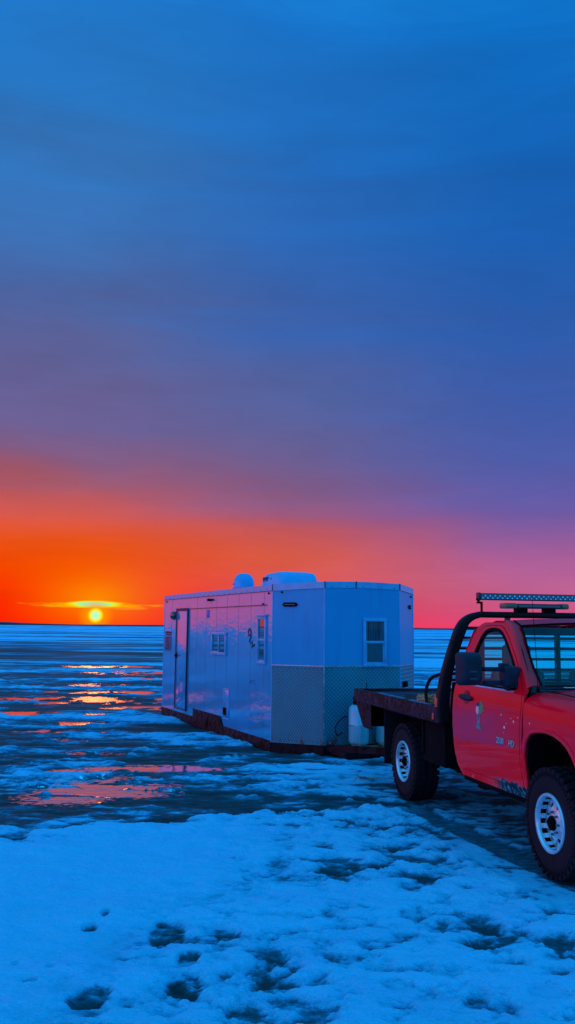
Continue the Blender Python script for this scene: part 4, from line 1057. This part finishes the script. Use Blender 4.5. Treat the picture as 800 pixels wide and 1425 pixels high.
# tow mirror, passenger side and driver side
MY0, MY1, MZ0, MZ1 = 1.235, 1.440, 1.435, 1.715
for s_ in (-1, 1):
    mb = MB()
    bx = bmesh.new(); prr = []
    for xx, ins, rr2 in ((2.600, .0, .035), (2.620, -.003, .04), (2.70, .004, .045), (2.735, .014, .05), (2.752, .034, .05), (2.757, .06, .04)):
        prr.append([bx.verts.new((xx, s_*a, b_)) for a, b_ in rrect(MY0+ins, MY1-ins, MZ0+ins, MZ1-ins, rr2, 5)])
    for i in range(len(prr)-1):
        for k in range(len(prr[0])): bx.faces.new((prr[i][k], prr[i][(k+1) % len(prr[0])], prr[i+1][(k+1) % len(prr[0])], prr[i+1][k]))
    bx.faces.new(prr[0]); bx.faces.new(prr[-1]); bmesh.ops.recalc_face_normals(bx, faces=bx.faces[:])
    mb.add(bx); mr_ = mb.build('tow_mirror', M_plastic, truck, smooth=50)
    mb = MB(); mb.box(2.590, 2.602, *sorted((s_*(MY0+.015), s_*(MY1-.015))), MZ0+.015, MZ1-.015, .005); mb.build('mirror_glass', M_pane, mr_)
    for zz in (1.555, 1.495):
        mb = MB(); mb.box(2.745, 2.7575, *sorted((s_*(MY0+.07), s_*(MY1-.07))), zz-.004, zz+.004, .002); mb.build('housing_groove', simple('scuffed_line', (.04, .09, .12), .6), mr_)
    mb = MB()
    ys = sorted((s_*1.22, s_*.92))
    mb.box(2.655, 2.70, ys[0], ys[1], 1.555, 1.592, .012); mb.box(2.65, 2.705, ys[0], ys[1], 1.435, 1.478, .014)
    mb.build('mirror_arm', M_plastic, mr_)
    mb = MB(); ys = sorted((s_*1.05, s_*.90)); mb.box(2.62, 2.76, ys[0], ys[1], 1.425, 1.60, .03)
    ys = sorted((s_*1.06, s_*.98)); mb.box(2.63, 2.70, ys[0], ys[1], 1.575, 1.625, .015)
    mb.prism([(2.56, s_*.91, 1.42), (2.78, s_*.945, 1.42), (2.76, s_*.92, 1.50), (2.68, s_*.88, 1.56), (2.58, s_*.88, 1.56)], (0, s_*.02, 0)); mb.cyl((2.70, s_*1.02, 1.40), (2.70, s_*1.0, 1.44), .035, bev=.006)
    mb.build('mirror_base', M_plastic, mr_)
# badge on the passenger door
for txt, xx, sz in (('2500', 2.46, .078), ('HD', 2.70, .078)):
    for dd, mat_, off_, bold_ in ((.002, simple('badge_black', (.01, .02, .03), .4), .002, .006), (.002, M_chrome, .005, .001)):
        tb = text_mesh(txt, sz, dd, bold_)
        for v in tb.verts:
            v.co = Vector((xx+v.co.x*.92, -(sideY(.95)+off_)-v.co.z, .925+v.co.y+(.0)))
        mb = MB(); mb.add(tb); bo_ = mb.build('badge_letters' if bold_ < .003 else 'badge_backing', mat_, [q for q in truck.children if q.name.startswith('door') and 'label' in q.keys()][0], smooth=None)
pdoor = [q for q in truck.children if q.name.startswith('door') and 'label' in q.keys()][0]
# fish decal: green fins, white belly, teal splash
def decal(pts, name, mat_, lift):
    mb = MB(); mb.add(panel([(p.x, p.y) for p in smooth_loop([Vector(v) for v in pts], 3)], lambda a, b_: (a, -(sideY(b_)+lift), b_), [], [], [1.02, 1.06, 1.1, 1.14, 1.18, 1.22, 1.26], 0))
    return mb.build(name, mat_, pdoor)
gm = simple('green_vinyl', (.03, .30, .13), .5, var=.4, scale=40)
dg_ = decal([(2.09, 1.13), (2.13, 1.15), (2.17, 1.14), (2.165, 1.17), (2.20, 1.18), (2.17, 1.20), (2.19, 1.23), (2.15, 1.235), (2.14, 1.275), (2.115, 1.24), (2.09, 1.235), (2.075, 1.19)], 'green_decal', gm, .0040)
decal([(2.03, 1.16), (2.06, 1.135), (2.09, 1.15), (2.085, 1.21), (2.05, 1.215), (2.03, 1.19)], 'white_decal', simple('white_vinyl', (.75, .60, .62), .5), .0048)
decal([(2.03, 1.215), (2.06, 1.205), (2.09, 1.215), (2.10, 1.235), (2.06, 1.245)], 'dark_decal', simple('navy_vinyl', (.02, .03, .12), .5), .0050)
decal([(2.08, 1.135), (2.11, 1.13), (2.12, 1.08), (2.105, 1.045), (2.155, 1.02), (2.14, 1.0), (2.07, 1.0), (2.03, 1.02), (2.06, 1.06), (2.055, 1.11)], 'teal_decal', simple('teal_vinyl', (.03, .26, .32), .5, var=.5, scale=40), .0044)
# chips on the door
mb = MB()
for a, b_, r_ in ((2.62, 1.075, .014), (2.80, 1.14, .011), (2.56, 1.175, .008), (2.88, 1.18, .006), (2.66, 1.11, .005), (2.75, 1.16, .005)):
    mb.cyl((a, -(sideY(b_)+.001), b_), (a, -(sideY(b_)+.003), b_), r_, seg=7)
mb.build('paint_chip', simple('bare_primer', (.80, .70, .72), .6), pdoor)

# chassis
mb = MB()
for s_ in (-1, 1): mb.box(-1.70, 4.20, s_*.43-.04, s_*.43+.04, .56, .74, .004)
for xx in (-1.6, -.7, .6, 1.4, 2.6): mb.box(xx-.05, xx+.05, -.43, .43, .58, .70)
mb.build('chassis', M_dull, truck)
mb = MB(); mb.cyl((0, -.82, .425), (0, .82, .425), .055); mb.lathe([(0, -.2), (.12, -.14), (.17, 0), (.12, .14), (0, .2)], 20, Matrix.Translation((0, 0, .425)))
mb.tube([(-.75, -.5, .62), (-.3, -.5, .52), (0, -.5, .49), (.35, -.5, .52), (.8, -.5, .60)], .035); mb.tube([(-.75, .5, .62), (-.3, .5, .52), (0, .5, .49), (.35, .5, .52), (.8, .5, .60)], .035)
mb.build('rear_axle', M_dull, truck)
mb = MB(); mb.cyl((3.39, -.80, .425), (3.39, .80, .425), .05); mb.box(3.2, 3.6, -.55, .55, .35, .45, .03); mb.build('front_axle', M_dull, truck)
mb = MB(); mb.box(.62, 1.40, -.80, -.46, .46, .80, .03); mb.box(1.30, 1.42, -.55, .55, .44, .90, .01); mb.build('fuel_tank', M_dull, truck)
mb = MB(); mb.tube([(2.4, -.35, .50), (1.5, -.36, .49), (.9, -.38, .42), (.5, -.55, .40)], .04); mb.cyl((1.6, -.36, .48), (2.2, -.36, .48), .10, bev=.02)
mb.cyl((1.50, -.62, .60), (1.52, -.63, .40), .022); mb.box(1.40, 1.56, -.72, -.62, .36, .44, .01); mb.box(1.9, 1.96, -.9, -.4, .46, .52)
mb.build('exhaust', M_dull, truck)
mb = MB(); mb.box(-1.95, -1.5, -.035, .035, .42, .49, .004); mb.cyl((-1.92, 0, .49), (-1.92, 0, .53), .015); mb.build('hitch_receiver', M_dull, truck)
mb = MB(); bx = bmesh.new(); bmesh.ops.create_uvsphere(bx, u_segments=16, v_segments=10, radius=.03); bmesh.ops.translate(bx, vec=(-1.92, 0, .55), verts=bx.verts[:]); mb.add(bx); mb.build('hitch_ball', M_chrome, truck)

# flatbed
BW = 1.06
deck = MB()
deck.box(-1.72, 1.20, -BW+.06, BW-.06, 1.055, 1.085)
d_o = deck.build('bed_deck', rust_mat('rusty_deck_plate', (.015, .03, .05), (.035, .03, .03), .7, 2.2), truck)
for s_ in (-1, 1):
    mb = MB(); ys = sorted((s_*BW, s_*(BW-.06)))
    mb.box(-1.775, 1.22, ys[0], ys[1], .965, 1.110, .010); mb.box(-1.775, 1.22, ys[0]+.004, ys[1]-.004, 1.106, 1.122, .004)
    rl_ = mb.build('side_rail', M_bedsteel, truck)
    mb = MB()
    for a, b_ in ((-.95, -.05), (.15, .72)):
        yy = s_*(BW-.09); mb.box(a, b_, min(yy-.035, yy+.035), max(yy-.035, yy+.035), 1.086, 1.100+.022, .003)
    mb.build('tie_strip', simple('worn_bright_strip', (.12, .14, .22), .5, var=.5, scale=20), truck)
    mb = MB(); mb.box(1.085, 1.125, *(sorted((s_*BW, s_*(BW+.014)))), .995, 1.06, .008); mb.build('side_marker', simple('orange_lens', (.75, .09, .015), .35, coat=.5), truck)
    # rear corner skirt with its tail lamp box
    mb = MB(); ys = sorted((s_*(BW-.02), s_*(BW-.50)))
    mb.prism([(-1.775, ys[0], 1.0), (-1.755, ys[0], .965), (-1.43, ys[0], .67), (-1.36, ys[0], .655), (-1.08, ys[0], .655), (-1.08, ys[0], .97)], (0, .01, 0))
    mb.prism([(-1.775, ys[0], .97), (-1.775, ys[1], .97), (-1.42, ys[1], .66), (-1.42, ys[0], .66)], (.012, 0, .01))
    mb.build('rear_skirt', rust_mat('skirt_rust', (.004, .006, .009), (.035, .012, .010), .4), truck)
    mb = MB(); yy = s_*.82; mb.box(-.72, -.705, yy-.17, yy+.17, .30, 1.0, .004); mb.build('mud_flap', M_rubber, truck)
    mb = MB(); yy = s_*.80; mb.box(-.70, .62, yy-.20, yy+.18, .935, .955); mb.box(.60, 1.20, yy-.18, yy+.22, .52, .965, .012); mb.box(.60, .64, yy-.2, yy+.22, .60, .965)
    mb.build('underbed_box', M_dull, truck)
mb = MB(); mb.box(-1.79, -1.73, -BW+.01, BW-.01, .985, 1.120, .008); mb.build('rear_rail', M_bedsteel, truck)
mb = MB()
for xx in np.arange(-1.5, 1.2, .45): mb.box(xx-.03, xx+.03, -1.0, 1.0, .96, 1.054)
for s_ in (-1, 1): mb.box(-1.7, 1.2, s_*.43-.05, s_*.43+.05, .74, .96)
mb.build('cross_member', M_dull, truck)
mb = MB(); mb.cyl((-1.62, -.93, 1.12), (-1.62, -.93, 1.20), .005); mb.box(-1.66, -1.58, -.97, -.90, 1.085, 1.125, .006); mb.build('stake_pin', M_dull, truck)

# headache rack
RX_ = 1.22
outer = [(1.055, .97), (1.075, 1.15), (1.03, 1.42), (.965, 1.64), (.895, 1.84), (.855, 1.935), (.79, 2.02), (.70, 2.072), (.59, 2.098)]
inner_ = [(.59, 2.035), (.665, 2.010), (.725, 1.960), (.755, 1.89), (.80, 1.78), (.865, 1.60), (.915, 1.42), (.945, 1.15), (.93, .97)]
om = smooth_loop([Vector((a, b_, 0)) for a, b_ in outer], 4, False); im = smooth_loop([Vector((a, b_, 0)) for a, b_ in inner_], 4, False)
lp = [(p.x, p.y) for p in om]+[(-p.x, p.y) for p in reversed(om)]+[(-p.x, p.y) for p in reversed(im)]+[(p.x, p.y) for p in im]
bx = bmesh.new(); vs_ = [bx.verts.new((RX_-.05, a, b_)) for a, b_ in lp]; es_ = [bx.edges.new((vs_[i], vs_[(i+1) % len(vs_)])) for i in range(len(vs_))]
bmesh.ops.triangle_fill(bx, use_beauty=True, edges=es_, normal=(1, 0, 0))
ex_ = bmesh.ops.extrude_face_region(bx, geom=bx.faces[:]); bmesh.ops.translate(bx, vec=(.10, 0, 0), verts=[v for v in ex_['geom'] if isinstance(v, bmesh.types.BMVert)])
bmesh.ops.recalc_face_normals(bx, faces=bx.faces[:])
sh_ = [e_ for e_ in bx.edges if len(e_.link_faces) == 2 and e_.calc_face_angle(0) > 1.2]
bmesh.ops.bevel(bx, geom=sh_, offset=.022, segments=4, affect='EDGES', profile=.5)
mb = MB(); mb.add(bx)
rack = mb.build('headache_rack', rust_mat('rack_black', (.003, .006, .009), (.016, .010, .010), .35, 4), truck, smooth=50)
def rack_w(z): return float(np.interp(z, [.97, 1.15, 1.42, 1.60, 1.78, 1.89, 1.96], [.93, .945, .915, .865, .80, .755, .725]))+.01
for zz in (1.40, 1.505, 1.612, 1.72, 1.827, 1.93):
    mb = MB(); mb.box(RX_-.015, RX_+.015, -rack_w(zz), rack_w(zz), zz-.014, zz+.014, .003); mb.build('rack_rail', M_black, rack)
for yy in (-.28, .28):
    mb = MB(); mb.box(RX_-.025, RX_+.02, yy-.025, yy+.025, 1.09, 2.05, .004); mb.build('rack_post', M_black, rack)
mb = MB(); mb.add(panel([(-.93, 1.09), (.93, 1.09), (.90, 1.38), (-.90, 1.38)], lambda a, b_: (RX_, a, b_), [], [], [], .006)); mb.build('rack_panel', M_black, rack)
mb = MB(); mb.box(RX_-.062, RX_-.050, -1.06, -1.02, 1.13, 1.25, .005); mb.box(RX_-.03, RX_+.03, -1.085, -1.066, 1.13, 1.22, .006); mb.build('clearance_lamp', simple('red_orange_lens', (.80, .07, .02), .35, coat=.5), rack)
# long LED light bar
mb = MB(); LB0, LB1, LZ = -.60, .76, 2.253
mb.box(RX_-.035, RX_+.022, LB0, LB1, LZ-.036, LZ+.036, .008); mb.box(RX_-.04, RX_+.03, LB0-.012, LB0+.012, LZ-.042, LZ+.042, .006); mb.box(RX_-.04, RX_+.03, LB1-.012, LB1+.012, LZ-.042, LZ+.042, .006)
for k in range(60): mb.box(RX_-.055, RX_-.03, LB0+.02+k*.022, LB0+.027+k*.022, LZ-.03, LZ+.034)
lb = mb.build('light_bar', M_black, truck)
mb = MB(); mb.box(RX_+.022, RX_+.026, LB0+.02, LB1-.02, LZ-.026, LZ+.026); mb.build('lens', simple('blue_black_lens', (.01, .06, .12), .15, coat=1), lb)
mb = MB()
for k in range(48):
    yy = LB0+.035+k*(LB1-LB0-.07)/47
    mb.lathe([(.0, 0), (.011, .004)], 8, Matrix.Translation((RX_+.027, yy, LZ+(.011 if k % 2 else -.011))) @ Matrix.Rotation(R(-90), 4, 'Z'))
mb.build('led_reflector', simple('led_reflectors', (.25, .75, .95), .2, metal=.6), lb)
for yy in (LB0+.03, LB1-.03):
    mb = MB(); mb.box(RX_-.01, RX_+.012, yy-.008, yy+.012, 2.09, 2.19, .003); mb.box(RX_-.01, RX_+.012, yy-.05, yy+.012, 2.18, 2.20, .003); mb.cyl((RX_-.02, yy-.04, 2.225), (RX_+.03, yy-.04, 2.205), .012, bev=.003); mb.build('mounting_bracket', M_dull, lb)
# low amber beacon bar
mb = MB(); mb.box(RX_-.08, RX_+.08, -.30, .36, 2.135, 2.185, .014); ab = mb.build('beacon_bar', M_black, truck)
for a, b_ in ((-.335, -.20), (.30, .385)):
    mb = MB(); mb.box(RX_-.083, RX_+.083, a, b_, 2.132, 2.190, .018); mb.build('beacon_lens', simple('dull_olive_lens', (.10, .13, .05), .3, coat=.6), ab)
mb = MB(); mb.box(RX_+.079, RX_+.084, -.19, .28, 2.148, 2.172); mb.build('clear_strip', simple('grey_lens', (.03, .08, .09), .25, coat=.8), ab)
for yy in (-.13, .19):
    mb = MB(); mb.box(RX_-.05, RX_+.05, yy-.06, yy+.06, 2.095, 2.138, .01); mb.build('foot', M_dull, ab)

# wheels
def make_wheel(xc, s_, name='wheel'):
    """wheel axis along Y; outer face towards s_"""
    Mw = Matrix.Translation((xc, s_*1.0, .425)) @ Matrix.Scale(s_, 4, (0, 1, 0))   # local a (axial) negative = inboard
    mb = MB(); W = .275
    prof = [(.222, -.012), (.235, -.004), (.262, .000), (.30, .004), (.345, .002), (.375, -.006), (.393, -.018), (.405, -.035), (.410, -.06), (.4115, -W/2), (.410, -W+.06), (.405, -W+.035), (.393, -W+.018), (.345, -W), (.262, -W), (.222, -W+.012)]
    mb.lathe(prof, 72, Mw)
    nl_ = 36
    for k in range(nl_):
        q = 2*PI*k/nl_
        for row, (a0, a1, zr0, zr1, ph, wd) in enumerate(((-.062, .001, .385, .4195, 0, .024), (-.120, -.075, .405, .4250, .5, .026), (-.200, -.155, .405, .4250, 0, .026), (-W-.001, -W+.062, .385, .4195, .5, .024))):
            qq = q+ph*2*PI/nl_
            Mk = Mw @ Matrix.Rotation(-qq, 4, 'Y')
            mb.box(zr0-.006, zr1, a0, a1, -wd, wd, .004, 0, Mk @ Matrix.Rotation(R(8 if row % 2 else -8), 4, 'X'))
    for k in range(72):
        q = 2*PI*k/72; mb.box(.352, .388, -.004, .006, -.006, .006, .002, 0, Mw @ Matrix.Rotation(-q, 4, 'Y'))
    tb_ = None
    wh = bpy.data.objects.new(name, None)
    tyre = mb.build('wheel', M_rubber, truck, smooth=40)
    # rim: flange, barrel with windows, dish
    mb = MB()
    ns = 64
    mb.lathe([(.222, -.014), (.228, .000), (.224, .010), (.206, .010), (.200, .004), (.197, -.006)], ns, Mw)
    mb.lathe([(.197, -.006), (.1955, -.022), (.193, -.070), (.190, -.085), (.186, -.088)], ns, Mw, skip=lambda k, j: j == 1 and (k % 4 in (0, 1)))
    for k in range(32):
        q = 2*PI*(k+.5)/32
        if k % 2: mb.cyl(Mw @ Vector((.213*math.cos(q), .009, .213*math.sin(q))), Mw @ Vector((.213*math.cos(q), .014, .213*math.sin(q))), .0045, seg=6)
    rm = mb.build('rim', M_chrome, tyre, smooth=30)
    # disc with oval holes
    bx = bmesh.new(); es = []
    def ring(pts):
        v_ = [bx.verts.new((p[0], 0, p[1])) for p in pts]
        for i in range(len(v_)): es.append(bx.edges.new((v_[i], v_[(i+1) % len(v_)])))
    ring([(.187*math.cos(2*PI*k/64), .187*math.sin(2*PI*k/64)) for k in range(64)])
    ring([(.058*math.cos(2*PI*k/32), .058*math.sin(2*PI*k/32)) for k in range(32)])
    for k in range(8):
        q = 2*PI*(k+.5)/8
        ring([((.136+.019*math.cos(t))*math.cos(q)-(.0235*math.sin(t))*math.sin(q), (.136+.019*math.cos(t))*math.sin(q)+(.0235*math.sin(t))*math.cos(q)) for t in np.linspace(0, 2*PI, 17)[:-1]])
    bmesh.ops.triangle_fill(bx, use_beauty=True, edges=es, normal=(0, 1, 0))
    for v in bx.verts:
        r_ = math.hypot(v.co.x, v.co.z); v.co.y = -.080+.045*max(0, min(1, (.187-r_)/.09))**1.3
    bmesh.ops.solidify(bx, geom=bx.faces[:], thickness=-.010)
    bmesh.ops.recalc_face_normals(bx, faces=bx.faces[:])
    mb = MB(); mb.add(bx, 0, Mw); mb.build('rim_disc', M_chrome, rm, smooth=40)
    mb = MB()
    mb.cyl(Mw @ Vector((0, -.06, 0)), Mw @ Vector((0, -.002, 0)), .054, seg=28, bev=.008); mb.cyl(Mw @ Vector((0, -.01, 0)), Mw @ Vector((0, .012, 0)), .030, seg=20, bev=.006)
    mb.build('hub_cap', M_dull, rm)
    mb = MB()
    for k in range(8):
        q = 2*PI*k/8; c_ = (.083*math.cos(q), .083*math.sin(q))
        mb.cyl(Mw @ Vector((c_[0], -.045, c_[1])), Mw @ Vector((c_[0], -.008, c_[1])), .0115, .009, seg=6)
    mb.build('lug_nut', simple('dull_steel_nut', (.12, .30, .32), .35, metal=.8), rm)
    mb = MB(); mb.lathe([(.221, -.02), (.200, -.10), (.200, -W+.02), (0, -W+.03)], 32, Mw); mb.cyl(Mw @ Vector((0, -.13, 0)), Mw @ Vector((0, -.10, 0)), .17, seg=28)
    mb.build('brake_drum', M_dull, rm)
    return tyre
for xc in (0, 3.39):
    for s_ in (-1, 1):
        make_wheel(xc, s_)

# ================================================================ THINGS ON THE BED
def tw_(X_, Y_, Z_): return Vector((T0[0]+X_*fX+Y_*lX, T0[1]+X_*fY+Y_*lY, Z_))
mb = MB(); pts = []
for k in range(64):
    q = 2*PI*k/16; rr2 = .13+.01*math.sin(k*1.7); pts.append(tw_(.30+rr2*1.5*math.cos(q), -.80+rr2*.8*math.sin(q), 1.10+.022*(k//16)+.006*math.sin(k*2.3)))
mb.tube(pts, .016, 6)
rp = mb.build('coiled_rope', simple('tan_rope', (.30, .26, .12), .9, var=.5, scale=60, bump=.5, bscale=200)); tag(rp, 'tan rope coiled on the flatbed deck beside the black hose', 'rope')
mb = MB(); pts = smooth_loop([tw_(.50, -.90, 1.10), tw_(.47, -.90, 1.20), tw_(.51, -.90, 1.30), tw_(.65, -.90, 1.39), tw_(.90, -.88, 1.445), tw_(1.18, -.85, 1.46)], 6, False)
mb.tube(pts, .018, 10)
tag(mb.build('bed_hose', M_rubber), 'fat black hose arching from the flatbed deck up to the headache rack', 'hose')
# scrap of dead weed on the ice left of the rear tyre
mb = MB(); gx, gy = 1.02, 11.95
for k in range(7):
    q = k*.9; mb.tube([(gx+.05*math.cos(q), gy+.05*math.sin(q), .03), (gx+.09*math.cos(q+.5)+.03*k-.1, gy+.04*math.sin(q), .055), (gx+.14*math.cos(q+.3)+.03*k-.1, gy+.06*math.sin(q), .035)], .005, 5)
tag(mb.build('weed_scrap', simple('dead_weed', (.26, .20, .06), .9, var=.4)), 'small scrap of yellow-brown weed lying on the ice left of the rear tyre', 'weed')

# ================================================================ RENDER SETTINGS
S.view_settings.view_transform = 'Standard'; S.view_settings.look = 'None'
S.view_settings.exposure = 0.0; S.view_settings.gamma = 1.0
S.render.engine = 'CYCLES'
S.cycles.max_bounces = 8; S.cycles.transparent_max_bounces = 12
